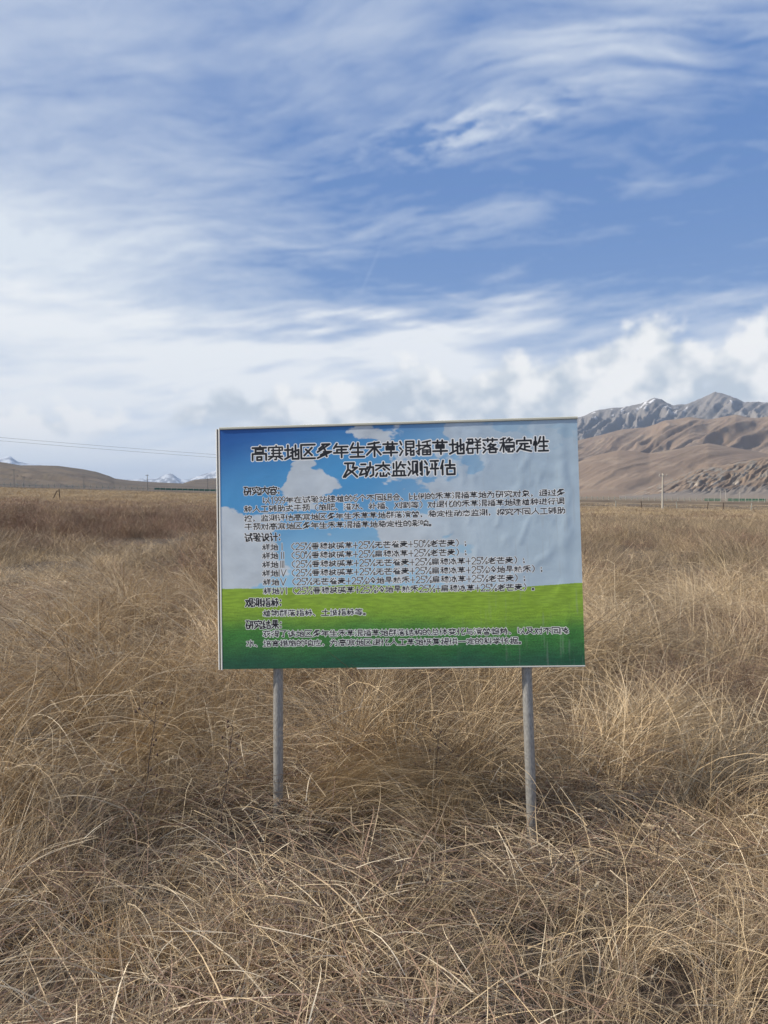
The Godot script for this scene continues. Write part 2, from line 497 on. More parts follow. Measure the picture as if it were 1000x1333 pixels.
# ------------------------------------------------------------------ lettering
# Pen strokes of every character on the board. A stroke is a chain of grid points "xy"
# (x to the right 0-9, y downwards 0-9); "part:x0y0x1y1" places another entry inside a box.
const PEN := {
	"口": "00-90-99-09-00", "日": "00-90-99-09-00 04-94", "田": "00-90-99-09-00 04-94 50-59", "目": "00-90-99-09-00 03-93 06-96",
	"木": "03-93 50-59 53-08 53-98", "禾": "80-11 03-93 50-59 53-08 53-98", "土": "13-83 50-59 09-99", "艹": "04-94 30-39 60-69",
	"氵": "10-52 04-45 09-86", "冫": "10-53 09-85", "扌": "03-93 50-59-28 07-95", "忄": "50-59 23-05 73-95", "亻": "70-05 53-59",
	"讠": "10-52 04-54-59-97", "辶": "11-22 04-24-17-08 08-38-99", "纟": "50-04-64-07-77 09-98", "石": "01-91 41-06 口:2599",
	"又": "01-81-09 13-99", "隹": "30-05 23-29 60-72 23-93 25-85 27-87 29-99 63-69", "车": "01-91 30-05-95 54-59 08-96",
	"月": "10-16-09 10-90-99-78 13-93 16-96",
	"高": "50-51 01-91 口:2274 09-05-95-99 口:3769", "寒": "50-51 03-01-91-93 23-83 25-85 07-97 32-37 72-77 37-09 67-99 57-58 49-59",
	"地": "03-43 20-28 09-47 45-93-96-86 70-77 52-59-99-97", "区": "90-00-09-99 72-27 33-77", "多": "50-13 30-80-05 42-54 65-27 45-95-09 56-68",
	"年": "20-03 12-92 24-84 24-26 06-96 52-59", "生": "20-04 13-93 50-59 16-86 09-99", "草": "艹:0093 日:2375 07-97 56-59",
	"混": "氵:0029 日:4094 45-49-58 46-66 75-79-99-97 96-77", "播": "扌:0039 90-41 43-93 71-74 73-45 73-95 田:4699",
	"群": "10-40-43 02-52 13-43 20-07 口:1649 60-71 90-81 62-92 64-94 56-96 72-79", "落": "艹:0092 氵:0329 53-35 44-84-37 45-97 口:4789",
	"稳": "禾:0049 60-42 51-81-62 43-93-96-46 45-95 47-48 57-59-89-88 67-68 97-98", "定": "50-51 04-02-92-94 24-74 54-58 56-86 35-09 27-58-99",
	"性": "忄:0029 生:3099", "及": "10-70-63-93-28-19 31-34-09 34-66-99", "动": "11-41 04-54 24-08-47 45-58 53-93-98-79 70-73-49",
	"态": "02-92 50-52-05 52-95 54-65 17-09 37-39-79-78 57-58 87-98", "监": "11-14 30-35 60-44 62-92 73-84 19-16-86-89 36-39 66-69 09-99",
	"测": "氵:0029 37-30-60-67 52-56-38 57-69 81-86 90-99-88", "评": "讠:0039 40-90 52-54 82-74 45-95 70-79", "估": "亻:0029 33-93 60-65 口:4599",
	"研": "00-40 20-06 口:1549 51-91 55-95 61-65-49 81-89", "究": "50-51 03-01-91-93 33-14 63-84 16-76-79-99-97 44-46-09",
	"内": "09-02-92-99-88 50-53-27 54-77", "容": "50-51 03-01-91-93 33-14 63-84 53-07 53-97 口:2779",
	"试": "讠:0039 32-92 45-65 55-58 39-68 70-74-99-96 80-91", "验": "00-40-35 11-14-44-48-28 06-36 70-44 70-94 54-84 45-57 65-67 86-78 49-99",
	"设": "讠:0039 51-53-44 51-81-84-94 45-85-39 56-99", "计": "讠:0039 44-94 70-79", "观": "02-42-09 13-49 56-50-90-96 72-75-49 76-79-99-98",
	"指": "扌:0039 50-53-93 90-51 日:5599", "标": "木:0049 51-81 44-94 70-79-68 55-47 85-97", "结": "纟:0039 42-92 70-74 44-84 口:5699",
	"果": "田:2074 05-95 54-59 55-09 55-99", "以": "10-17-36 42-53 80-74-49 75-99", "在": "02-92 40-16-07 25-29 45-85 64-69 39-99",
	"站": "20-21 02-42 14-15 34-26 08-47 60-64 62-92 口:5599", "建": "41-81-84 32-92 44-84 36-96 60-68 00-20-04-24-08 05-39-99",
	"植": "木:0049 42-92 70-72 目:5388 49-99", "的": "20-12 02-42-48-08-02 05-45 70-54 62-92-98-79 65-77", "个": "50-05 50-95 54-59",
	"不": "01-91 51-06 52-59 63-96", "同": "09-00-90-99-88 23-73 口:3578", "组": "纟:0039 58-50-90-98 53-93 55-95 49-99",
	"合": "50-05 50-95 34-74 口:2679", "比": "00-09-37 04-44 60-69-99-97 94-66", "例": "亻:0029 31-61 41-36 44-64-39 45-56 71-76 90-99-88",
	"为": "20-31 03-83-89-69 50-42-09 55-66", "对": "02-42-09 13-49 53-93 80-89-68 55-66", "象": "40-12 31-71-62 口:2285 55-27 35-58-49 56-28 57-09 85-66 66-99",
	"通": "辶:0099 40-90-72 47-42-92-97-86 45-95 72-77", "过": "辶:0099 42-92 80-87-66 54-65", "种": "禾:0049 52-92-96-56-52 70-79",
	"人": "50-54-09 53-99", "工": "11-81 51-58 09-99", "辅": "车:0039 41-91 80-91 48-43-93-98-87 45-95 70-79",
	"助": "10-40-48 10-18 13-43 15-45 09-58 53-93-98-79 70-73-49", "式": "02-92 15-55 35-38 09-58 50-55-99-97 70-82", "干": "11-81 05-95 50-59",
	"预": "10-40-22 11-33 04-44-35 24-29-18 50-90 70-62 57-52-92-97 73-76-49 87-99", "施": "20-21 02-42 21-09 14-44-48-28 60-43 52-92 45-94-97-86 73-77 54-59-99-98",
	"肥": "月:0039 50-90-94-54 70-74 50-59-99-97", "灌": "氵:0029 艹:3092 42-52 62-82 隹:3399", "水": "50-59-38 02-32-08 82-64 63-98",
	"补": "20-21 03-43-07 25-29 36-47 60-69 63-95", "刈": "51-09 11-58 71-76 90-99-78", "割": "30-31 03-01-61-63 13-53 15-55 07-67 32-37 口:1758 71-76 90-99-88",
	"等": "20-02 21-41 60-42 61-91 23-83 53-55 05-95 07-97 76-79-58 27-48", "退": "辶:0099 47-40-90-94-44 42-92 47-66 55-97 85-76",
	"化": "亻:0039 90-55 60-69-99-97", "进": "辶:0099 42-92 44-94 50-54-47 80-87", "行": "30-03 34-06 25-29 51-91 44-94 74-79-58",
	"调": "讠:0039 49-40-90-99-88 52-82 54-84 62-54 口:5677", "控": "扌:0039 60-61 43-41-91-93 52-44 82-94 55-85 75-78 49-99",
	"演": "氵:0029 60-61 33-31-91-93 43-83 44-84-87-47-44 46-86 63-67 58-49 78-99", "替": "02-42 20-05 21-44 52-92 70-55 71-95 日:2679",
	"探": "扌:0039 43-41-91-93 52-44 82-94 46-96 74-79 76-48 76-98", "影": "10-50-53-13-10 11-51 34-35 05-65 口:1657 37-39 27-08 47-58 90-72 93-65 97-59",
	"响": "口:0126 70-61 49-42-92-99-88 口:5678", "样": "木:0049 50-61 90-81 52-92 54-94 46-96 71-79", "垂": "80-11 03-93 16-86 51-59 32-38 72-78 05-95 29-79",
	"穗": "禾:0049 51-91 52-92-95-55-52 53-93 70-75 57-48 67-69-89 77-87 97-98", "披": "扌:0039 42-92-83 43-46-39 70-75 55-85-39 55-99",
	"碱": "石:0039 41-91 41-46-39 口:5567 53-63 70-75-99-97 95-68 80-91", "无": "11-81 04-94 51-54-09 54-59-99-97", "芒": "艹:0093 53-54 05-95 25-29-89",
	"雀": "50-52 30-12 70-81 51-06 隹:1399", "麦": "11-81 13-83 04-94 50-54 44-07 35-75-09 36-99", "老": "12-72 40-44 04-94 90-08 36-39-89-88 75-37",
	"扁": "50-51 11-81-83-13 11-15-09 29-25-85-89 27-87 45-49 65-69", "冰": "冫:0129 60-69-48 32-52-37 83-74 73-99", "冷": "冫:0129 60-34 60-95 54-65 46-86-68 67-78",
	"早": "日:2074 06-96 54-59", "熟": "20-21 02-42 口:1233 04-44-25 25-27-17 06-46 52-82-86-96 70-57 54-65 08-09 38-39 58-69 88-99",
	"物": "10-03 12-42 20-29 07-46 60-44 52-92-98-79 62-47 82-58", "壤": "土:0039 70-71 42-92 口:4354 口:7384 45-95 47-97 54-57 84-87 66-49 57-59-68 67-99",
	"获": "艹:0092 33-14 13-36-39-28 35-07 54-94 74-49 75-99 83-94", "得": "30-03 34-06 25-29 日:5094 45-95 47-97 86-89-68 57-68", "了": "10-80-53 53-59-38",
	"该": "讠:0039 60-61 42-92 62-44-74 74-47 95-39 76-99", "构": "木:0049 60-54 52-92-98-79 63-46-76 75-87", "总": "20-31 70-61 口:2285 17-09 37-39-79-78 57-58 87-98",
	"体": "亻:0029 32-92 60-69 62-37 62-97 57-77", "变": "50-51 01-91 31-34 61-64 22-04 72-94 又:1599", "与": "20-25-85-89-69 22-82 07-67",
	"趋": "02-42 20-24 04-54 25-29 27-47 07-38-99 60-43 61-91-83 54-94-97-57 55-95", "势": "02-42 20-25-14 04-43 52-82-85-95 70-55 63-74 16-86-89-69 45-09",
	"降": "01-31-23-45-25 01-09 60-43 52-82-45 53-95 46-86 56-58-98 76-79", "培": "土:0039 60-61 42-92 53-54 83-74 45-95 口:5699",
	"育": "50-51 02-92 42-24-84 63-74 29-25-75-79-69 26-76 28-78", "措": "扌:0039 42-92 50-54 80-84 44-94 日:5599", "应": "50-51 02-92 12-15-09 33-36 53-66 84-67 39-99",
	"恢": "忄:0029 31-91 51-39 64-55 94-85 72-75-49 75-99", "复": "20-03 21-91 日:2275 45-17 36-86-09 47-99", "提": "扌:0039 日:5094 45-95 75-79 77-97 55-39 56-69-99",
	"供": "亻:0029 50-55 80-85 42-92 36-96 57-49 87-99", "一": "05-95", "科": "禾:0049 51-62 53-64 47-96 80-89", "学": "10-22 40-52 80-62 04-03-93-94 25-75-56 56-59-38 07-97",
	"依": "亻:0029 60-61 32-92 62-35 54-59-68 84-65 65-99", "据": "扌:0039 40-90-93-43 40-45-39 55-95 74-77 口:5799",
	"、": "07-29", "，": "17-28-19", "。": "07-27-29-09-07", "：": "12-13 17-18", "；": "13-14 17-28-19", "（": "90-63-66-99", "）": "10-33-36-19",
	"Ⅰ": "40-49", "Ⅱ": "30-39 60-69", "Ⅲ": "20-29 40-49 60-69", "Ⅳ": "00-09 30-59-90", "Ⅴ": "10-49-80", "Ⅵ": "00-29-50 80-89",
	"0": "30-60-92-97-69-39-17-12-30", "1": "22-50-59", "2": "12-30-60-92-94-19-99", "5": "90-20-14-54-95-97-69-39-18", "6": "80-31-14-17-39-69-97-95-64-24-16",
	"9": "94-75-35-13-11-30-60-92-94-78-29", "%": "90-19 00-20-23-03-00 76-96-99-79-76", "+": "05-95 51-59",
}
# [words, left end u, height v, right end u, lean of the line in v, letter height v, pen radius, outline radius] on the board's face
const LINES := [
	["高寒地区多年生禾草混播草地群落稳定性", 0.0935, 0.1045, 0.9228, -0.0068, 0.057, 4.0, 8.2],
	["及动态监测评估", 0.350, 0.1856, 0.6658, -0.0003, 0.057, 4.0, 8.2],
	["研究内容：", 0.0696, 0.262, 0.190, 0.002, 0.032, 2.5, 4.8],
	["以1999年在试验站建植的6个不同组合、比例的禾草混播草地为研究对象，通过多", 0.1216, 0.3035, 0.9609, -0.004, 0.0245, 1.75, 4.1],
	["种人工辅助式干预（施肥、灌水、补播、刈割等）对退化的禾草混播草地建植种进行调", 0.070, 0.3376, 0.9589, -0.0028, 0.0245, 1.75, 4.1],
	["控，监测评估高寒地区多年生禾草草地群落演替，稳定性动态监测，探究不同人工辅助", 0.0702, 0.3762, 0.9603, -0.0031, 0.0245, 1.75, 4.1],
	["干预对高寒地区多年生禾草混播草地稳定性的影响。", 0.0705, 0.4112, 0.610, 0.002, 0.0245, 1.75, 4.1],
	["试验设计：", 0.0703, 0.4557, 0.190, 0.002, 0.032, 2.5, 4.8],
	["样地Ⅰ（25%垂穗披碱草+25%无芒雀麦+50%老芒麦）；", 0.1195, 0.4975, 0.705, -0.0017, 0.0245, 1.75, 4.1],
	["样地Ⅱ（50%垂穗披碱草+25%扁穗冰草+25%老芒麦）；", 0.1196, 0.5333, 0.705, 0.002, 0.0245, 1.75, 4.1],
	["样地Ⅲ（25%垂穗披碱草+25%无芒雀麦+25%扁穗冰草+25%老芒麦）；", 0.1192, 0.570, 0.863, 0.002, 0.0245, 1.75, 4.1],
	["样地Ⅳ（25%垂穗披碱草+25%无芒雀麦+25%扁穗冰草+25%冷地早熟禾）；", 0.1188, 0.606, 0.910, 0.003, 0.0245, 1.75, 4.1],
	["样地Ⅴ（25%无芒雀麦+25%冷地早熟禾+25%扁穗冰草+25%老芒麦）；", 0.1206, 0.6429, 0.863, 0.0015, 0.0245, 1.75, 4.1],
	["样地Ⅵ（25%垂穗披碱草+25%冷地早熟禾25%+扁穗冰草+25%老芒麦）。", 0.1213, 0.6792, 0.886, 0.003, 0.0245, 1.75, 4.1],
	["观测指标：", 0.0699, 0.7266, 0.190, 0.002, 0.032, 2.5, 4.8],
	["植物群落指标、土壤指标等。", 0.1191, 0.7712, 0.423, 0.003, 0.0245, 1.75, 4.1],
	["研究结果：", 0.0703, 0.8177, 0.190, 0.002, 0.032, 2.5, 4.8],
	["获得了该地区多年生禾草混播草地群落结构的总体变化与演替趋势，以及对不同降", 0.1182, 0.8567, 0.9596, 0.003, 0.0245, 1.75, 4.1],
	["水、培育措施的响应，为高寒地区退化人工草地恢复提供一定的科学依据。", 0.0719, 0.895, 0.846, 0.003, 0.0245, 1.75, 4.1],
]
const PRINT_W := 1536
const PRINT_H := 1032
var ink := PackedByteArray()
var halo := PackedByteArray()

func advance_of(ch: String) -> float:
	if ch in "0256": return 0.6
	if ch in "19": return 0.45
	return 0.75 if ch == "%" else (0.62 if ch == "+" else 1.0)

func pen_strokes(ch: String, box: Rect2, out: Array) -> void:
	for token in PEN.get(ch, "").split(" ", false):
		if ":" in token:
			var at: String = token.get_slice(":", 1)
			var a := Vector2(at[0].to_int(), at[1].to_int()) / 9.0
			var b := Vector2(at[2].to_int(), at[3].to_int()) / 9.0
			pen_strokes(token.get_slice(":", 0), Rect2(box.position + a * box.size, (b - a) * box.size), out)
		else:
			var line := PackedVector2Array()
			for p in token.split("-"):
				line.append(box.position + Vector2(p[0].to_int(), p[1].to_int()) / 9.0 * box.size)
			out.append(line)

func pen_segment(a: Vector2, b: Vector2, radius: float, outline: float) -> void:
	var x0 := maxi(0, int(minf(a.x, b.x) - outline - 1)); var x1 := mini(PRINT_W - 1, int(maxf(a.x, b.x) + outline + 2))
	var y0 := maxi(0, int(minf(a.y, b.y) - outline - 1)); var y1 := mini(PRINT_H - 1, int(maxf(a.y, b.y) + outline + 2))
	var ab := b - a
	var l2 := maxf(ab.length_squared(), 1e-4)
	for y in range(y0, y1 + 1):
		var row := y * PRINT_W
		for x in range(x0, x1 + 1):
			var p := Vector2(x, y) - a
			var d := (p - ab * clampf(p.dot(ab) / l2, 0.0, 1.0)).length()
			if d > outline + 1.0:
				continue
			var h := int(clampf(outline + 0.5 - d, 0.0, 1.0) * 255.0)
			if h > halo[row + x]: halo[row + x] = h
			var k := int(clampf(radius + 0.5 - d, 0.0, 1.0) * 255.0)
			if k > ink[row + x]: ink[row + x] = k

func write_lines() -> void:
	ink.resize(PRINT_W * PRINT_H); halo.resize(PRINT_W * PRINT_H)
	for l in LINES:
		var words: String = l[0]
		var total := 0.0
		for i in words.length(): total += advance_of(words[i])
		var pitch: float = (l[3] - l[1]) * PRINT_W / total
		var h: float = l[5] * PRINT_H
		var x: float = l[1] * PRINT_W
		for i in words.length():
			var ch := words[i]
			var w := pitch * advance_of(ch)
			var y: float = (l[2] + l[4] * (x / PRINT_W - l[1])) * PRINT_H
			var thin := 0.95 if ch in "0123456789%+（）ⅠⅡⅢⅣⅤⅥ" else 1.0
			var tall := 1.12 if thin < 1.0 else 1.0
			var strokes := []
			pen_strokes(ch, Rect2(x + w * 0.07, y - h * 0.5 * tall, w * 0.84, h * tall), strokes)
			var full: float = clampf(1.16 - 0.035 * (strokes.size() - 4), 0.74, 1.12) if thin == 1.0 else thin
			for s in strokes:
				for k in s.size() - 1:
					pen_segment(s[k], s[k + 1], l[6] * full, l[7] * (0.9 if thin < 1.0 else 1.0))
			x += w

# ------------------------------------------------------------------ notice board
const BOARD_W := 1.6
const BOARD_H := 1.0745
var print_noise := []

func print_row(y: int) -> void:
	var row := PackedByteArray()
	row.resize(PRINT_W * 3)
	var n: FastNoiseLite = print_noise[0]
	var f: FastNoiseLite = print_noise[1]
	var w: FastNoiseLite = print_noise[2]
	var v := (y + 0.5) / PRINT_H
	for x in PRINT_W:
		var u := (x + 0.5) / PRINT_W
		var hill := 0.672 + 0.010 * sin(u * 5.5 + 3.6) + 0.006 * sin(u * 11.0) + 0.002 * n.get_noise_2d(u * 14.0, 2.0)
		var c: Vector3
		if v < hill:
			var blue := Vector3(0.0, 0.095, 0.40).lerp(Vector3(0.07, 0.33, 0.68), smoothstep(0.0, 0.32, v + u * 0.35))
			blue = blue.lerp(Vector3(0.33, 0.60, 0.82), smoothstep(0.32, 0.75, v + u * 0.28))
			blue = blue.lerp(Vector3(0.40, 0.545, 0.675), smoothstep(0.35, 0.95, u) * 0.9)
			var cl := n.get_noise_2d(u * 3.4, v * 4.2) * 0.9 + f.get_noise_2d(u * 12.0, v * 13.0) * 0.35 - 0.28
			cl += 1.15 * bell(u, 0.0, 0.13) * bell(v, 0.50, 0.16)
			cl += 1.05 * bell(u, 0.23, 0.085) * bell(v, 0.245, 0.085)
			cl += 0.75 * bell(u, 0.52, 0.10) * bell(v, 0.44, 0.05)
			cl += 0.80 * bell(u, 0.85, 0.28) * bell(v, 0.22, 0.30)
			cl += 0.85 * bell(u, 0.95, 0.30) * bell(v, 0.5, 0.28)
			cl -= 1.4 * bell(u, 0.08, 0.13) * bell(v, 0.12, 0.16)
			cl -= 0.55 * bell(u, 0.33, 0.12) * bell(v, 0.50, 0.14)
			cl += 0.5 * bell(u, 0.31, 0.02) * bell(v, 0.45, 0.02)
			var cloud := smoothstep(0.0, 0.13, cl)
			c = blue.lerp(Vector3(0.62, 0.69, 0.76) * (0.96 + 0.18 * f.get_noise_2d(u * 9.0, v * 9.0)), cloud * (0.92 - 0.62 * smoothstep(0.45, 0.95, u)))
		else:
			var g := (v - hill) / (1.0 - hill)
			c = Vector3(0.27, 0.44, 0.035).lerp(Vector3(0.24, 0.42, 0.03), smoothstep(0.0, 0.35, g))
			c = c.lerp(Vector3(0.045, 0.21, 0.035), smoothstep(0.28, 0.62, g + 0.10 * n.get_noise_2d(u * 3.0, 9.0) - 0.06 * (u - 0.5)))
			c = c.lerp(Vector3(0.006, 0.085, 0.045), smoothstep(0.55, 1.0, g + 0.08 * n.get_noise_2d(u * 4.0, 19.0)))
			c *= 1.0 + 0.32 * f.get_noise_2d(u * 20.0, v * 90.0) + 0.45 * w.get_noise_2d(u * 160.0, v * 140.0) * smoothstep(0.0, 0.7, g)
		# rain streaks and dust on the vinyl
		var grime := smoothstep(0.25, 0.55, w.get_noise_2d(u * 60.0, v * 3.5 + 4.0)) * smoothstep(0.55, 0.95, u) * smoothstep(0.02, 0.1, v) * 0.16
		c = c.lerp(Vector3(0.34, 0.36, 0.37), grime + 0.05 * (0.5 + 0.5 * n.get_noise_2d(u * 8.0, v * 8.0)))
		var i := y * PRINT_W + x
		c = c.lerp(Vector3(0.84, 0.86, 0.88), halo[i] / 255.0)
		c = c.lerp(Vector3(0.006, 0.008, 0.014), ink[i] / 255.0)
		var col := Color(maxf(c.x, 0.0), maxf(c.y, 0.0), maxf(c.z, 0.0)).linear_to_srgb()
		row[x * 3] = clampi(int(col.r * 255.0 + 0.5), 0, 255)
		row[x * 3 + 1] = clampi(int(col.g * 255.0 + 0.5), 0, 255)
		row[x * 3 + 2] = clampi(int(col.b * 255.0 + 0.5), 0, 255)
	rows_done[y] = row

func build_board() -> void:
	write_lines()
	print_noise = [fractal(301, 1.0, 5), fractal(302, 1.0, 5), fractal(303, 1.0, 3)]
	var bytes := PackedByteArray()
	for r in in_parallel(PRINT_H, print_row): bytes.append_array(r)
	var picture := ImageTexture.create_from_image(Image.create_from_data(PRINT_W, PRINT_H, false, Image.FORMAT_RGB8, bytes))

	var base := Vector3(0.08, 0.0, -3.37)
	var t := thing("notice_board", "printed notice board with blue sky and green meadow on two grey posts", "notice board", base)
	var pose := Transform3D(Basis.from_euler(Vector3(deg_to_rad(-3.7127), deg_to_rad(-3.6101), deg_to_rad(1.4359))), Vector3(0.06057, 1.29688, -3.41764) - base)

	# vinyl face, slightly slack, wrapped round the right edge
	var sag := fractal(311, 1.0, 3)
	var crease := fractal(312, 1.0, 3, FastNoiseLite.FRACTAL_RIDGED)
	var st := SurfaceTool.new()
	st.begin(Mesh.PRIMITIVE_TRIANGLES)
	var nx := 150
	var ny := 100
	for j in ny + 1:
		for i in nx + 1:
			var u := float(i) / nx
			var v := float(j) / ny
			var rim := smoothstep(0.0, 0.05, u) * smoothstep(0.0, 0.03, 1.0 - u) * smoothstep(0.0, 0.05, v) * smoothstep(0.0, 0.05, 1.0 - v)
			var wr := smoothstep(0.72, 0.95, crease.get_noise_2d(u * 7.0, v * 2.2) * 0.5 + 0.5) * 0.0014 * smoothstep(0.45, 0.8, u) * smoothstep(1.0, 0.5, v)
			var dz := rim * (sag.get_noise_2d(u * 3.0, v * 2.0) * 0.0022 + wr + 0.0022 * bell(u, 0.955, 0.014) * (0.6 + sag.get_noise_2d(4.0, v * 5.0)))
			st.set_uv(Vector2(u, v))
			st.add_vertex(Vector3((u - 0.5) * BOARD_W, (0.5 - v) * BOARD_H, dz))
	for j in ny:
		for i in nx:
			var a := j * (nx + 1) + i
			var b := a + nx + 1
			for k in [a, a + 1, b, b, a + 1, b + 1]: st.add_index(k)
	st.generate_normals()
	st.generate_tangents()
	var vinyl := StandardMaterial3D.new()
	vinyl.resource_name = "printed_vinyl"
	vinyl.albedo_texture = picture
	vinyl.roughness = 0.42
	vinyl.texture_repeat = false
	vinyl.heightmap_enabled = true
	vinyl.heightmap_texture = noise_map(77, 0.012, Color.BLACK, Color.WHITE, 1024, 6)
	vinyl.heightmap_scale = 0.07
	var face := part("printed_panel", st.commit(), vinyl, t, pose)
	face.set_meta("label", "vinyl print of Chinese text over sky and grass")

	var zinc := flat(Color(0.50, 0.51, 0.50), 0.38, 0.75)
	zinc.roughness_texture = noise_map(78, 0.03, Color(0.5, 0.5, 0.5), Color(1, 1, 1), 256, 4)
	var white := flat(Color(0.74, 0.75, 0.73), 0.55)
	var edge_dark := flat(Color(0.05, 0.045, 0.04), 0.7)
	var backing := flat(Color(0.42, 0.43, 0.43), 0.55, 0.3)
	# backing sheet and frame
	part("backing_sheet", chamfered(Vector3(BOARD_W - 0.006, BOARD_H - 0.006, 0.012), 0.002), backing, t, pose * Transform3D(Basis(), Vector3(0, 0, -0.012)))
	var fr := part("frame", bar(Vector3(0.028, BOARD_H - 0.03, 0.025)), zinc, t, pose * Transform3D(Basis(), Vector3(-BOARD_W / 2 + 0.02, 0, -0.032)))
	part("frame_bar", bar(Vector3(0.028, BOARD_H - 0.03, 0.025)), zinc, fr, Transform3D(Basis(), Vector3(BOARD_W - 0.04, 0, 0)))
	part("frame_bar", bar(Vector3(BOARD_W - 0.07, 0.028, 0.025)), zinc, fr, Transform3D(Basis(), Vector3(BOARD_W / 2 - 0.02, BOARD_H / 2 - 0.03, 0)))
	part("frame_bar", bar(Vector3(BOARD_W - 0.07, 0.028, 0.025)), zinc, fr, Transform3D(Basis(), Vector3(BOARD_W / 2 - 0.02, -BOARD_H / 2 + 0.03, 0)))
	part("frame_bar", bar(Vector3(BOARD_W - 0.07, 0.028, 0.025)), zinc, fr, Transform3D(Basis(), Vector3(BOARD_W / 2 - 0.02, 0, 0)))
	# edge trims: white strip and dark gap on the left, thin strips along top and foot
	part("edge_trim", chamfered(Vector3(0.008, BOARD_H + 0.006, 0.012), 0.002), white, t, pose * Transform3D(Basis(), Vector3(-BOARD_W / 2 + 0.0038, 0, -0.0047)))
	part("edge_gap", bar(Vector3(0.005, BOARD_H + 0.002, 0.010)), edge_dark, t, pose * Transform3D(Basis(), Vector3(-BOARD_W / 2 - 0.0032, 0, -0.007)))
	part("edge_trim", chamfered(Vector3(0.006, BOARD_H + 0.006, 0.030), 0.0015), white, t, pose * Transform3D(Basis(), Vector3(-BOARD_W / 2 - 0.009, 0, -0.0168)))
	part("edge_trim", chamfered(Vector3(0.011, BOARD_W - 0.004, 0.020), 0.002), flat(Color(0.52, 0.53, 0.46), 0.6), t, pose * Transform3D(Basis(Vector3(0, 0, 1), PI / 2), Vector3(0.004, BOARD_H / 2 + 0.0035, -0.004)))
	part("edge_trim", chamfered(Vector3(0.006, BOARD_W * 0.62, 0.020), 0.0015), flat(Color(0.46, 0.47, 0.47), 0.6), t, pose * Transform3D(Basis(Vector3(0, 0, 1), PI / 2), Vector3(BOARD_W * 0.19, -BOARD_H / 2 - 0.0035, -0.004)))
	# posts: galvanised pipe running up behind the board, feet in the soil
	var pipe := StandardMaterial3D.new()
	pipe.resource_name = "galvanised_pipe"
	pipe.albedo_texture = noise_map(79, 0.05, Color(0.17, 0.175, 0.18), Color(0.50, 0.51, 0.51), 512, 6)
	pipe.uv1_triplanar = true
	pipe.uv1_scale = Vector3(7, 1.3, 7)
	pipe.roughness = 0.45
	pipe.metallic = 0.45
	for p in [[Vector3(-0.4744, 0.7447, -3.455), Vector3(-0.475, -0.25, -3.44)], [Vector3(0.6268, 0.7708, -3.385), Vector3(0.655, -0.25, -3.33)]]:
		var up: Vector3 = p[0] + (p[0] - p[1]) * 0.92
		up.z -= 0.055
		part("post", tube(PackedVector3Array([p[1] - base, p[0] - base, up - base]), PackedFloat32Array([0.0225, 0.0225, 0.0225]), 24), pipe, t)
	for k in [-0.36, 0.36]:
		for sx in [-0.53, 0.555]:
			var c := pose * Vector3(sx, k, -0.052)
			part("clamp", bar(Vector3(0.075, 0.03, 0.022)), zinc, t, Transform3D(pose.basis, c))

# ------------------------------------------------------------------ road side, poles, wires
func place(azimuth: float, dist: float) -> Vector3:
	var a := deg_to_rad(azimuth)
	var x := sin(a) * dist
	var z := -cos(a) * dist
	return Vector3(x, ground_height(x, z), z)

func utility_pole(label: String, at: Vector3, height: float, radius: float, m: Material, arm: Material, turn: float, group := "utility poles along the road") -> Node3D:
	var t := thing("utility_pole", label, "utility pole", at, group)
	t.rotation.y = turn
	part("pole", tube(PackedVector3Array([Vector3(0, -0.6, 0), Vector3(0, height, 0)]), PackedFloat32Array([radius, radius * 0.7]), 10), m, t)
	part("crossarm", bar(Vector3(1.7, 0.13, 0.12)), arm, t, Transform3D(Basis(), Vector3(0, height - 0.45, radius)))
	for sx in [-0.75, 0.0, 0.75]:
		part("insulator", tube(PackedVector3Array([Vector3(sx, height - 0.38, radius), Vector3(sx, height - 0.1, radius)]), PackedFloat32Array([0.07, 0.05]), 8), arm, t)
	return t

func wire_between(a: Vector3, b: Vector3, sag: float, radius: float) -> ArrayMesh:
	var pts := PackedVector3Array()
	var rad := PackedFloat32Array()
	for i in 41:
		var f := i / 40.0
		pts.append(a.lerp(b, f) - Vector3(0, sag * 4.0 * f * (1.0 - f), 0))
		rad.append(radius)
	return tube(pts, rad, 5, false)

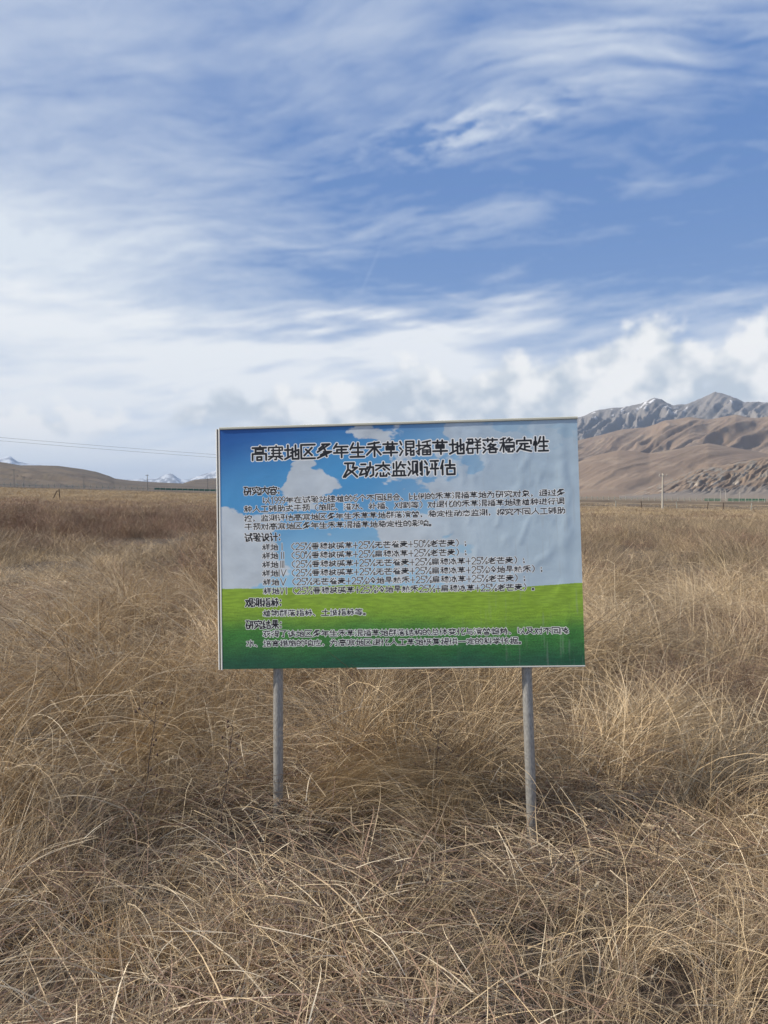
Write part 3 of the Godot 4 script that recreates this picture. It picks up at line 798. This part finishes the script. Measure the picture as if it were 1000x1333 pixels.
func build_far_things() -> void:
	var rng := RandomNumberGenerator.new()
	rng.seed = 77
	var concrete := flat(Color(0.40, 0.385, 0.35), 0.85)
	var grey_pole := flat(Color(0.16, 0.165, 0.17), 0.8)
	var steel := flat(Color(0.10, 0.105, 0.11), 0.6, 0.2)
	var timber := flat(Color(0.075, 0.055, 0.042), 0.9)
	var teal := flat(Color(0.020, 0.115, 0.085), 0.6)
	var post_pale := flat(Color(0.30, 0.31, 0.28), 0.8)
	utility_pole("pale concrete pole standing at the meadow edge right of the board", place(19.8, 142.0), 6.2, 0.17, concrete, concrete, 0.3, "")
	var left := [["thin dark pole nearest the left edge of the picture", -25.55, 395.0, 9.6], ["short thin pole next to the leftmost dark pole", -24.95, 470.0, 8.0], ["faint pole below the rounded end of the left hill", -21.2, 430.0, 8.2],
		["dark pole standing in front of the small snow peaks", -17.0, 372.0, 8.4], ["dark pole beside the left edge of the board", -12.85, 372.0, 7.6]]
	for p in left:
		utility_pole(p[0], place(p[1], p[2]), p[3], 0.17, grey_pole, steel, rng.randf_range(-0.5, 0.5))
	var right := [["leftmost of the three thin pale poles by the green barrier", 23.50, 560.0, 7.4], ["middle of the three thin pale poles by the green barrier", 23.82, 560.0, 7.4], ["rightmost of the three thin pale poles by the green barrier", 24.70, 600.0, 7.8]]
	for p in right:
		utility_pole(p[0], place(p[1], p[2]), p[3], 0.19, concrete, concrete, rng.randf_range(-0.5, 0.5))
	# pair of wires across the left sky, strung between two poles
	var pa := place(-44.0, 210.0)
	var pb := place(4.0, 235.0)
	utility_pole("tall wooden pole carrying two wires, behind the board", pb, 10.3, 0.2, grey_pole, steel, 0.2, "")
	utility_pole("tall wooden pole carrying two wires, beyond the left hill", pa, 15.5, 0.2, grey_pole, steel, 0.4, "")
	var names := ["upper of the two thin wires across the left sky", "lower of the two thin wires across the left sky"]
	for i in 2:
		var o := part(numbered("power_wire"), wire_between(pa + Vector3(0, 15.2 - i * 0.75, 0), pb + Vector3(0, 10.0 - i * 0.8, 0), 1.2, 0.026), steel, self)
		o.set_meta("label", names[i]); o.set_meta("category", "wire"); o.set_meta("group", "wires across the left sky")

	# road fence right across the valley floor
	var f := thing("roadside_fence", "long low green road fence with pale posts across the valley floor", "fence", place(-30.0, 352.0))
	var pts := []
	for i in 150: pts.append(place(-30.0 + i * 0.385, road_bank(-30.0 + i * 0.385) - 2.2) + Vector3(0, 1.0, 0))
	var post_mesh := chamfered(Vector3(0.22, 1.9, 0.22), 0.03)
	for i in pts.size():
		part("post", post_mesh, post_pale, f, Transform3D(Basis(Vector3.UP, 0.1), pts[i] - f.position + Vector3(0, 0.75 + rng.randf_range(-0.12, 0.12), 0)))
	for i in range(0, pts.size() - 1):
		var a: Vector3 = pts[i] - f.position
		var b: Vector3 = pts[i + 1] - f.position
		var ln := (b - a).length()
		var xf := Transform3D(Basis(Vector3.UP, atan2(-(b.z - a.z), b.x - a.x)), (a + b) / 2 + Vector3(0, 0.85, 0.0))
		var mid := i > 34 and i < 110
		part("rail", bar(Vector3(ln - 0.25, 0.75 if mid else 0.16, 0.05)), teal if mid else post_pale, f, xf)
	# green barrier on the right
	var g := thing("green_barrier", "bright green mesh barrier beside the road under the eroded hill", "barrier", place(22.6, 480.0))
	for i in 18:
		if i in [5, 6]: continue
		var a := place(22.6 + i * 0.21, 480.0 + i * 2.0) - g.position
		part("panel", bar(Vector3(1.68, 1.2 if i < 5 else 1.5, 0.06)), flat(Color(0.012, 0.095, 0.055), 0.7), g, Transform3D(Basis(Vector3.UP, -0.42), a + Vector3(0, 1.2, 0)))
		part("post", bar(Vector3(0.1, 2.2, 0.1)), teal, g, Transform3D(Basis(), a + Vector3(0.88, 0.8, 0)))
	# posts of a wire fence at the meadow's edge, right
	var w := thing("wire_fence", "short wooden posts of a wire fence at the right meadow edge", "fence", place(17.0, 150.0))
	var last := Vector3.INF
	for i in 9:
		var a := place(17.0 + i * 1.35 + rng.randf_range(-0.35, 0.35), 150.0 - i * 2.0) - w.position
		var lean := Basis(Vector3(0, 0, 1), rng.randf_range(-0.12, 0.12))
		part("post", chamfered(Vector3(0.13, 1.7, 0.13), 0.02), timber if i % 3 else post_pale, w, Transform3D(lean, a + Vector3(0, 0.5, 0)))
		if last != Vector3.INF:
			part("wire", wire_between(last + Vector3(0, 0.95, 0), a + Vector3(0, 0.95, 0), 0.05, 0.012), steel, w)
		last = a
	# broken brace of an old gate on the left
	var at := place(-22.9, 118.0)
	var b := thing("broken_fence_brace", "two dark leaning timbers of a broken fence in the left field", "fence brace", at)
	part("timber", tube(PackedVector3Array([Vector3(-0.75, -0.3, 0), Vector3(0.0, 1.25, 0)]), PackedFloat32Array([0.075, 0.065]), 7), timber, b)
	part("timber", tube(PackedVector3Array([Vector3(0.42, -0.3, 0.05), Vector3(0.28, 1.45, 0.05)]), PackedFloat32Array([0.075, 0.065]), 7), timber, b)
	part("crossbar", tube(PackedVector3Array([Vector3(-0.1, 1.12, 0.0), Vector3(0.36, 1.2, 0.05)]), PackedFloat32Array([0.06, 0.06]), 6), timber, b)

# ------------------------------------------------------------------ grass
var gv := PackedVector3Array()
var gn := PackedVector3Array()
var gc := PackedColorArray()
var gi := PackedInt32Array()

func clear_blades() -> void:
	gv = PackedVector3Array(); gn = PackedVector3Array(); gc = PackedColorArray(); gi = PackedInt32Array()

func blades_mesh() -> ArrayMesh:
	var arr := []
	arr.resize(Mesh.ARRAY_MAX)
	arr[Mesh.ARRAY_VERTEX] = gv
	arr[Mesh.ARRAY_NORMAL] = gn
	arr[Mesh.ARRAY_COLOR] = gc
	arr[Mesh.ARRAY_INDEX] = gi
	var m := ArrayMesh.new()
	m.add_surface_from_arrays(Mesh.PRIMITIVE_TRIANGLES, arr)
	return m

# one ribbon: from p, heading a, rising at e0 and bending to e1 (radians) over length l, width w
func blade(p: Vector3, a: float, e0: float, e1: float, l: float, w: float, segs: int, c: Color, curl: float, twist: float, kink := 2.0) -> Vector3:
	var first := gv.size()
	var step := l / segs
	for i in segs + 1:
		var f := float(i) / segs
		var e := lerpf(e0, e1, f if kink > 1.5 else smoothstep(kink - 0.08, kink + 0.08, f))
		var h := a + curl * f * f
		var d := Vector3(cos(h) * cos(e), sin(e), sin(h) * cos(e))
		var side := Vector3(-sin(h), 0, cos(h))
		var nrm := side.cross(d).normalized()
		var tw := twist + f * 1.4
		side = (side * cos(tw) + nrm * sin(tw)).normalized()
		nrm = side.cross(d).normalized()
		var ww := w * (1.0 - 0.82 * f * f) * 0.5
		gv.append(p - side * ww); gv.append(p + side * ww)
		gn.append(nrm); gn.append(nrm)
		gc.append(c); gc.append(c)
		if i < segs:
			var k := first + i * 2
			gi.append_array([k, k + 2, k + 1, k + 1, k + 2, k + 3])
		p += d * step
		if p.y < 0.004: p.y = 0.004
	return p

func straw(rng: RandomNumberGenerator, kind: int) -> Color:
	var c: Color
	match kind:
		0: c = Color(0.60, 0.49, 0.325).lerp(Color(0.365, 0.288, 0.190), rng.randf())      # straw
		1: c = Color(0.385, 0.318, 0.228).lerp(Color(0.150, 0.119, 0.088), rng.randf())     # dull tan
		2: c = Color(0.31, 0.215, 0.165).lerp(Color(0.170, 0.115, 0.09), rng.randf())     # red brown
		_: c = Color(0.70, 0.625, 0.49).lerp(Color(0.56, 0.48, 0.35), rng.randf())        # bleached
	return c * rng.randf_range(0.8, 1.15)

func tuft_arching(rng: RandomNumberGenerator, count: int, spread: float, size: float) -> ArrayMesh:
	clear_blades()
	for i in count:
		var q := rng.randf() * TAU
		var r := sqrt(rng.randf()) * spread
		var p := Vector3(cos(q) * r, 0, sin(q) * r)
		var a := rng.randfn(0.0, 0.75)
		var kind := 3 if rng.randf() < 0.16 else (1 if rng.randf() < 0.35 else 0)
		var kink := rng.randf_range(0.3, 0.8) if rng.randf() < 0.12 else 2.0
		blade(p, a, rng.randf_range(0.95, 1.5), rng.randf_range(-0.75, 0.55), size * rng.randf_range(0.45, 1.25), rng.randf_range(0.0016, 0.0042), 8, straw(rng, kind), rng.randfn(0.0, 0.5), rng.randf_range(-1.0, 1.0), kink)
	return blades_mesh()

func tuft_fine(rng: RandomNumberGenerator, count: int, spread: float, size: float, kind: int) -> ArrayMesh:
	clear_blades()
	for i in count:
		var q := rng.randf() * TAU
		var r := sqrt(rng.randf()) * spread
		blade(Vector3(cos(q) * r, 0, sin(q) * r), rng.randf() * TAU, rng.randf_range(0.7, 1.5), rng.randf_range(-0.4, 1.2), size * rng.randf_range(0.4, 1.2), rng.randf_range(0.0010, 0.0024), 5, straw(rng, kind if rng.randf() < 0.75 else 1), rng.randfn(0.0, 0.9), rng.randf_range(-1.5, 1.5))
	return blades_mesh()

func tuft_litter(rng: RandomNumberGenerator, count: int, spread: float) -> ArrayMesh:
	clear_blades()
	for i in count:
		var q := rng.randf() * TAU
		var r := sqrt(rng.randf()) * spread
		var p := Vector3(cos(q) * r, rng.randf() * rng.randf() * 0.22 + 0.01, sin(q) * r)
		blade(p, rng.randf() * TAU, rng.randf_range(-0.1, 0.7), rng.randf_range(-0.7, 0.25), rng.randf_range(0.12, 0.5), rng.randf_range(0.0014, 0.0040), 5, straw(rng, [0, 1, 2, 2, 3][rng.randi() % 5]), rng.randfn(0.0, 0.8), rng.randf_range(-1.2, 1.2))
	return blades_mesh()

func tuft_stalks(rng: RandomNumberGenerator, count: int, size: float) -> ArrayMesh:
	clear_blades()
	for i in count:
		var q := rng.randf() * TAU
		var r := sqrt(rng.randf()) * 0.2
		var kink := rng.randf_range(0.25, 0.8) if rng.randf() < 0.4 else 2.0
		var a := rng.randf() * TAU
		var e1 := rng.randf_range(-0.9, 0.7)
		var c := straw(rng, 3 if rng.randf() < 0.7 else 0)
		var tip := blade(Vector3(cos(q) * r, 0, sin(q) * r), a, rng.randf_range(0.8, 1.5), e1, size * rng.randf_range(0.6, 1.2), rng.randf_range(0.0020, 0.0038), 12, c, 0.0, rng.randf_range(-0.6, 0.6), kink)
		if rng.randf() < 0.3:      # a dry ear at the end
			var d := Vector3(cos(a) * cos(e1), sin(e1), sin(a) * cos(e1))
			for k in 22:
				blade(tip - d * (k * 0.0036), a + rng.randf_range(-0.55, 0.55), e1 + rng.randf_range(-0.55, 0.55), e1, 0.016, 0.0042, 2, c * rng.randf_range(0.75, 1.1), 0.0, rng.randf() * 3.0)
	return blades_mesh()

func tuft_combed(rng: RandomNumberGenerator, count: int) -> ArrayMesh:
	clear_blades()
	for i in count:
		var p := Vector3(rng.randfn(0.0, 0.05), 0.0, rng.randfn(0.0, 0.11))
		blade(p, rng.randfn(0.0, 0.22), rng.randf_range(0.75, 1.25), rng.randf_range(-0.75, -0.15), rng.randf_range(0.35, 0.75), rng.randf_range(0.0010, 0.0022), 8, Color(0.50, 0.395, 0.25) * rng.randf_range(0.7, 1.15), rng.randfn(0.0, 0.2), rng.randf_range(-0.8, 0.8))
	return blades_mesh()

func tuft_plumes(rng: RandomNumberGenerator, count: int, spread: float, size: float, kind: int, hair: float, coarse: float) -> ArrayMesh:
	clear_blades()
	for i in count:
		var q := rng.randf() * TAU
		var r := sqrt(rng.randf()) * spread
		var p := Vector3(cos(q) * r, 0, sin(q) * r)
		var a := rng.randf() * TAU
		var e0 := rng.randf_range(1.15, 1.5)
		var e1 := rng.randf_range(0.3, 1.2)
		var l := size * rng.randf_range(0.65, 1.15)
		var c := straw(rng, kind)
		blade(p, a, e0, e1, l, 0.0018 * coarse, 6, straw(rng, 1), 0.0, rng.randf_range(-1.0, 1.0))
		var plume := straw(rng, kind)
		for k in 26:
			var f := 0.5 + 0.5 * k / 26.0
			var at := p
			for s in 12:
				var ff := f * (s + 0.5) / 12.0
				var e := lerpf(e0, e1, ff)
				at += Vector3(cos(a) * cos(e), sin(e), sin(a) * cos(e)) * (l * f / 12.0)
			blade(at, rng.randf() * TAU, rng.randf_range(0.1, 1.3), rng.randf_range(-0.5, 0.6), hair * rng.randf_range(0.5, 1.3) * (1.25 - f * 0.7), 0.0016 * coarse, 2, plume * rng.randf_range(0.85, 1.15), 0.0, rng.randf() * 3.0)
	return blades_mesh()

func tuft_far(rng: RandomNumberGenerator, count: int, spread: float, size: float, kind: int, width: float) -> ArrayMesh:
	clear_blades()
	for i in count:
		var q := rng.randf() * TAU
		var r := sqrt(rng.randf()) * spread
		blade(Vector3(cos(q) * r, 0, sin(q) * r), rng.randf() * TAU, rng.randf_range(0.9, 1.5), rng.randf_range(-0.5, 1.0), size * rng.randf_range(0.5, 1.2), width * rng.randf_range(0.6, 1.4), 4, straw(rng, kind if rng.randf() < 0.7 else 1), rng.randfn(0.0, 0.6), rng.randf_range(-1.5, 1.5))
	return blades_mesh()

var clump_noise := fractal(801, 0.55, 3)
var flow_noise := fractal(802, 0.22, 2)
var red_noise := fractal(803, 0.09, 3)
var tuft_cells := tussocks(FastNoiseLite.RETURN_DISTANCE)
var tuft_values := tussocks(FastNoiseLite.RETURN_CELL_VALUE)
var tall_noise := fractal(804, 0.16, 3)

func tussocks(what: int) -> FastNoiseLite:
	var n := FastNoiseLite.new()
	n.noise_type = FastNoiseLite.TYPE_CELLULAR
	n.seed = 811
	n.frequency = 1.25
	n.fractal_type = FastNoiseLite.FRACTAL_NONE
	n.cellular_return_type = what
	n.cellular_jitter = 0.95
	n.domain_warp_enabled = true
	n.domain_warp_amplitude = 0.25
	n.domain_warp_frequency = 0.8
	return n

func red_patch(x: float, z: float) -> float:
	return exp(-pow((x - 2.3) / 0.55, 2.0) - pow((z + 5.2) / 0.75, 2.0)) + 0.8 * exp(-pow((x - 3.3) / 0.7, 2.0) - pow((z + 7.3) / 0.9, 2.0))

func redness(x: float, z: float) -> float:      # share of red-brown plants
	var s := 0.18 + 0.5 * red_noise.get_noise_2d(x, z)
	s += 0.65 * smoothstep(-14.0, -22.0, z) * smoothstep(1.0, -3.0, x)
	s += 0.9 * red_patch(x, z)
	s -= 0.8 * track(x, z)
	return clampf(s, 0.0, 1.0)

func bare(x: float, z: float) -> float:         # hollows where soil shows
	var b := exp(-pow((x + 1.02) / 0.40, 2.0) - pow((z + 2.40) / 0.36, 2.0))
	b += 1.1 * exp(-pow((x + 0.47) / 0.26, 2.0) - pow((z + 3.22) / 0.22, 2.0)) + 1.0 * exp(-pow((x - 0.65) / 0.2, 2.0) - pow((z + 3.15) / 0.18, 2.0))
	b += 0.8 * exp(-pow((x + 0.12) / 0.30, 2.0) - pow((z + 3.15) / 0.16, 2.0))
	b += 0.75 * smoothstep(0.18, 0.45, clump_noise.get_noise_2d(x * 0.8 + 31.0, z * 0.8))
	return minf(b, 1.15)

func spread_copies(called: String, label: String, meshes: Array, m: Material, places: Array) -> void:
	for k in meshes.size():
		var mine := []
		for p in places:
			if p[2] == k: mine.append(p)
		if mine.is_empty(): continue
		var mm := MultiMesh.new()
		mm.transform_format = MultiMesh.TRANSFORM_3D
		mm.use_colors = true
		mm.mesh = meshes[k]
		mm.instance_count = mine.size()
		for i in mine.size():
			mm.set_instance_transform(i, mine[i][0])
			mm.set_instance_color(i, mine[i][1])
		var o := MultiMeshInstance3D.new()
		o.name = numbered(called)
		o.multimesh = mm
		o.material_override = m
		add_child(o)
		o.set_meta("kind", "stuff")
		o.set_meta("label", label)
		o.set_meta("category", "grass")

func in_view(x: float, z: float, margin: float) -> bool:
	return z < -0.9 and absf(x) < -z * 0.56 + margin

func build_grass() -> void:
	var rng := RandomNumberGenerator.new()
	rng.seed = 4242
	var m := painted(0.72)
	m.resource_name = "dry_grass"
	m.cull_mode = BaseMaterial3D.CULL_DISABLED
	m.backlight_enabled = true
	m.backlight = Color(0.62, 0.555, 0.45)
	var arching := []
	for i in 7: arching.append(tuft_arching(rng, 64, 0.11, [0.62, 0.75, 0.9, 0.7, 1.05, 0.8, 0.55][i]))
	var fine := []
	for i in 6: fine.append(tuft_fine(rng, 110, 0.13, [0.28, 0.36, 0.45, 0.33, 0.5, 0.4][i], [0, 1, 0, 2, 1, 0][i]))
	var litter := []
	for i in 4: litter.append(tuft_litter(rng, 80, 0.26))
	var plumes := []
	for i in 4: plumes.append(tuft_plumes(rng, 9, 0.14, [0.5, 0.62, 0.55, 0.7][i], [2, 2, 1, 0][i], 0.07, 1.0))
	var middle := []
	for i in 6: middle.append(tuft_far(rng, 80, 0.30, [0.5, 0.6, 0.7, 0.55, 0.6, 0.75][i], [0, 1, 0, 2, 2, 1][i], 0.0045))
	var mid_plumes := []
	for i in 3: mid_plumes.append(tuft_plumes(rng, 12, 0.34, 0.66, [2, 2, 1][i], 0.11, 2.6))
	var distant := []
	for i in 4: distant.append(tuft_far(rng, 60, 0.9, 0.55, [0, 1, 2, 2][i], 0.016))

	var stalks := []
	for i in 4: stalks.append(tuft_stalks(rng, 5, [0.75, 0.95, 0.6, 0.85][i]))
	var combed := [tuft_combed(rng, 170)]
	var p_stalk := []; var p_comb := []
	for c in [[-0.42, -3.62, 0.1, 1.0], [-0.30, -3.52, 0.0, 1.0], [-0.36, -3.45, -0.2, 0.8], [-0.18, -3.58, 0.15, 1.05], [-0.05, -3.62, 0.1, 0.9], [-0.22, -3.75, 0.0, 1.0], [0.05, -3.5, 0.25, 0.8], [-1.5, -3.9, -0.5, 1.1], [-1.35, -3.75, -0.55, 1.2], [-1.7, -4.1, -0.5, 1.1], [1.7, -2.9, 2.4, 1.0], [1.25, -4.6, 0.6, 1.1], [1.4, -4.75, 0.5, 1.2]]:
		p_comb.append([Transform3D(Basis(Vector3.UP, -c[2]).scaled(Vector3.ONE * c[3]), Vector3(c[0], ground_height(c[0], c[1]) - 0.01, c[1])), Color(1, 1, 1, 1), 0])
	var p_arch := []; var p_fine := []; var p_lit := []; var p_plume := []; var p_mid := []; var p_mplume := []; var p_far := []
	# near meadow: every blade to be seen
	var cell := 0.115
	var z := -1.0
	while z > -11.0:
		var x := z * 0.56 - 0.9
		while x < -z * 0.56 + 0.9:
			var px := x + rng.randf_range(-0.5, 0.5) * cell
			var pz := z + rng.randf_range(-0.5, 0.5) * cell
			x += cell
			var y := ground_height(px, pz)
			var tr := track(px, pz)
			var b := bare(px, pz)
			var patch := clampf(red_patch(px, pz), 0.0, 1.0)
			var core := 1.0 - smoothstep(-0.95, -0.25, tuft_cells.get_noise_2d(px, pz))      # 1 in the heart of a tussock, 0 in the hollows
			var cl := clump_noise.get_noise_2d(px, pz) * 0.5 + (core - 0.5) * 0.75
			var flow := flow_noise.get_noise_2d(px, pz) * 3.2 + 0.35 + tuft_values.get_noise_2d(px, pz) * 1.3
			var tint := 1.0 + 0.45 * tall_noise.get_noise_2d(px * 3.0, pz * 3.0) + rng.randf_range(-0.1, 0.1)
			var red := redness(px, pz)
			tint *= 1.0 - 0.30 * smoothstep(0.6, 1.0, red) - 0.2 * patch
			var col := Color(tint, tint * (1.0 - 0.07 * red), tint * (1.0 - 0.10 * red), 1.0)
			var at := Vector3(px, y - 0.01, pz)
			# keep the tallest blades off the lens
			var room := clampf((Vector2(px, pz).length() - 0.5) / 1.8, 0.25, 1.0) * (1.0 - 0.55 * exp(-pow((px - 0.1) / 1.1, 2.0) - pow((pz + 2.95) / 0.5, 2.0))) * (1.0 - 0.75 * exp(-pow((px + 0.47) / 0.5, 2.0) - pow((pz + 3.05) / 0.45, 2.0)))
			if rng.randf() < 0.13 * (1.0 - 0.5 * b):
				var ss := rng.randf_range(0.6, 1.1) * clampf((Vector2(px, pz).length() - 0.6) / 2.2, 0.25, 1.0) * clampf(room + 0.25, 0.0, 1.0)
				p_stalk.append([Transform3D(Basis(Vector3.UP, rng.randf() * TAU).scaled(Vector3.ONE * ss), at), Color(1, 1, 1, 1), rng.randi() % stalks.size()])
			if rng.randf() < 0.46 - 0.4 * b:
				p_lit.append([Transform3D(Basis(Vector3.UP, rng.randf() * TAU).scaled(Vector3.ONE * rng.randf_range(0.7, 1.2)), at), col, rng.randi() % litter.size()])
			if rng.randf() < (0.40 + 0.85 * cl) * (1.0 - 0.85 * b) * (1.0 - 0.7 * patch):
				var s := rng.randf_range(0.6, 1.05) * (0.70 + 0.45 * core + 0.45 * tall_noise.get_noise_2d(px, pz)) * (1.0 - 0.55 * tr) * room
				p_arch.append([Transform3D(Basis(Vector3.UP, -flow + rng.randfn(0.0, 0.28)) * Basis.from_scale(Vector3(s, s * (1.0 - 0.5 * tr), s)), at), col, rng.randi() % arching.size()])
			if rng.randf() < (0.37 - 0.12 * cl) * (1.0 - 0.8 * b):
				var s := rng.randf_range(0.6, 1.15) * (1.0 - 0.45 * tr) * room
				p_fine.append([Transform3D(Basis(Vector3.UP, rng.randf() * TAU).scaled(Vector3.ONE * s), at), col, rng.randi() % fine.size()])
			if rng.randf() < 0.03 + (0.20 * red + 0.2 * red * red * red + 0.5 * patch) * (1.0 - b) * (1.0 - tr) * smoothstep(-2.2, -4.5, pz):
				p_plume.append([Transform3D(Basis(Vector3.UP, rng.randf() * TAU).scaled(Vector3.ONE * rng.randf_range(0.6, 1.1) * room), at), col, (rng.randi() % 2 if patch > 0.3 else rng.randi() % plumes.size())])
		z -= cell
	# middle meadow
	cell = 0.24
	z = -10.5
	while z > -48.0:
		var x := z * 0.56 - 2.0
		while x < -z * 0.56 + 2.0:
			var px := x + rng.randf_range(-0.5, 0.5) * cell
			var pz := z + rng.randf_range(-0.5, 0.5) * cell
			x += cell
			var tr := track(px, pz)
			var red := redness(px, pz)
			var tall := 0.82 + 0.9 * tall_noise.get_noise_2d(px * 1.6, pz * 1.6)
			var tint := 1.0 + 0.55 * tall_noise.get_noise_2d(px * 2.0 + 70.0, pz * 2.0) + rng.randf_range(-0.12, 0.12) + 0.5 * tr - 0.22 * smoothstep(0.55, 1.0, red)
			var col := Color(tint, tint * (1.0 - 0.07 * red), tint * (1.0 - 0.10 * red), 1.0)
			var at := Vector3(px, ground_height(px, pz) - 0.02, pz)
			if rng.randf() < 0.85:
				var kind: int = 3 + rng.randi() % 2 if rng.randf() < red else [0, 1, 2, 5][rng.randi() % 4]
				var s := rng.randf_range(0.6, 1.1) * tall
				p_mid.append([Transform3D(Basis(Vector3.UP, rng.randf() * TAU) * Basis.from_scale(Vector3(s, s * (1.0 - 0.65 * tr), s)), at), col, kind])
			if rng.randf() < 0.38 * red * (1.0 - tr):
				p_mplume.append([Transform3D(Basis(Vector3.UP, rng.randf() * TAU).scaled(Vector3.ONE * rng.randf_range(0.7, 1.15) * tall), at), col, rng.randi() % 3])
		z -= cell * (1.0 + (-z - 10.0) * 0.02)
		cell = 0.24 + (-z - 10.0) * 0.006
	# far meadow, out to the road
	cell = 0.9
	z = -46.0
	while z > -300.0:
		var x := z * 0.54 - 6.0
		while x < -z * 0.54 + 6.0:
			var px := x + rng.randf_range(-0.5, 0.5) * cell
			var pz := z + rng.randf_range(-0.5, 0.5) * cell
			x += cell
			var edge := 132.0 + 8.0 * patch_noise.get_noise_2d(px * 3.0, pz) if px > 0.0 else 290.0
			if pz < -edge and rng.randf() < 0.85: continue
			var red := redness(px, pz) * smoothstep(-130.0, -60.0, pz)
			var tint := 1.05 + 0.25 * tall_noise.get_noise_2d(px * 0.6, pz * 0.6) + rng.randf_range(-0.12, 0.12)
			var s := rng.randf_range(0.6, 1.1) * (0.85 + 0.3 * tall_noise.get_noise_2d(px * 0.5, pz * 0.5))
			p_far.append([Transform3D(Basis(Vector3.UP, rng.randf() * TAU) * Basis.from_scale(Vector3(s * cell / 0.9, s, s * cell / 0.9)), Vector3(px, ground_height(px, pz) - 0.02, pz)), Color(tint, tint, tint, 1.0), 2 + rng.randi() % 2 if rng.randf() < red else rng.randi() % 2])
		z -= cell
		cell = 0.9 + (-z - 46.0) * 0.012
	print("copies ", p_arch.size(), " ", p_fine.size(), " ", p_lit.size(), " ", p_plume.size(), " ", p_mid.size(), " ", p_mplume.size(), " ", p_far.size())
	spread_copies("arching_grass", "long dry straw grass arching over the near meadow", arching, m, p_arch)
	spread_copies("fine_grass", "fine dry grass between the long blades", fine, m, p_fine)
	spread_copies("grass_litter", "fallen matted straw on the soil", litter, m, p_lit)
	spread_copies("bleached_stalks", "long bleached stalks bent over the near grass", stalks, m, p_stalk)
	spread_copies("combed_grass", "golden fine grass combed to one side near the posts", combed, m, p_comb)
	spread_copies("plume_grass", "brown feathery seed heads among the near grass", plumes, m, p_plume)
	spread_copies("meadow_grass", "dry tan grass of the middle meadow", middle, m, p_mid)
	spread_copies("feathery_weeds", "red brown feathery plants of the middle meadow", mid_plumes, m, p_mplume)
	spread_copies("far_grass", "dry grass of the far meadow before the road", distant, m, p_far)

# ------------------------------------------------------------------ single dead weeds that stand out
func build_weeds() -> void:
	var rng := RandomNumberGenerator.new()
	rng.seed = 99
	var dark := flat(Color(0.075, 0.055, 0.045), 0.9)
	var pod := flat(Color(0.10, 0.065, 0.05), 0.95)
	var spots := [["thin dark dead weed stem left of the left post", -1.06, -3.25, 0.62], ["branched dark dead weed just left of the left post", -0.68, -3.18, 0.5], ["dark dead weed between the two posts", 0.22, -3.5, 0.42], ["dark dead weed low in the right foreground", 0.95, -2.75, 0.4]]
	for s in spots:
		var t := thing("dead_weed", s[0], "weed", Vector3(s[1], ground_height(s[1], s[2]) - 0.02, s[2]), "dead weeds in the near grass")
		var pts := PackedVector3Array()
		var rad := PackedFloat32Array()
		var p := Vector3.ZERO
		var lean := Vector3(rng.randf_range(-0.15, 0.15), 1, rng.randf_range(-0.1, 0.1))
		for i in 9:
			pts.append(p)
			rad.append(lerpf(0.0032, 0.0012, i / 8.0))
			p += (lean + Vector3(rng.randfn(0, 0.07), 0, rng.randfn(0, 0.07))).normalized() * (s[3] / 8.0)
		part("stem", tube(pts, rad, 6), dark, t)
		for i in range(3, 9):
			for k in 2:
				var a := rng.randf() * TAU
				var l := rng.randf_range(0.03, 0.10)
				var e := pts[i] + Vector3(cos(a) * l, rng.randf_range(0.02, 0.07), sin(a) * l)
				var br := part("branch", tube(PackedVector3Array([pts[i], pts[i].lerp(e, 0.5) + Vector3(0, 0.006, 0), e]), PackedFloat32Array([0.0014, 0.0011, 0.0008]), 5), dark, t)
				var sm := SphereMesh.new()
				sm.radius = 0.005; sm.height = 0.014; sm.radial_segments = 6; sm.rings = 4
				part("seed_head", sm, pod, br, Transform3D(Basis(Vector3(0, 0, 1), rng.randf() - 0.5), e))
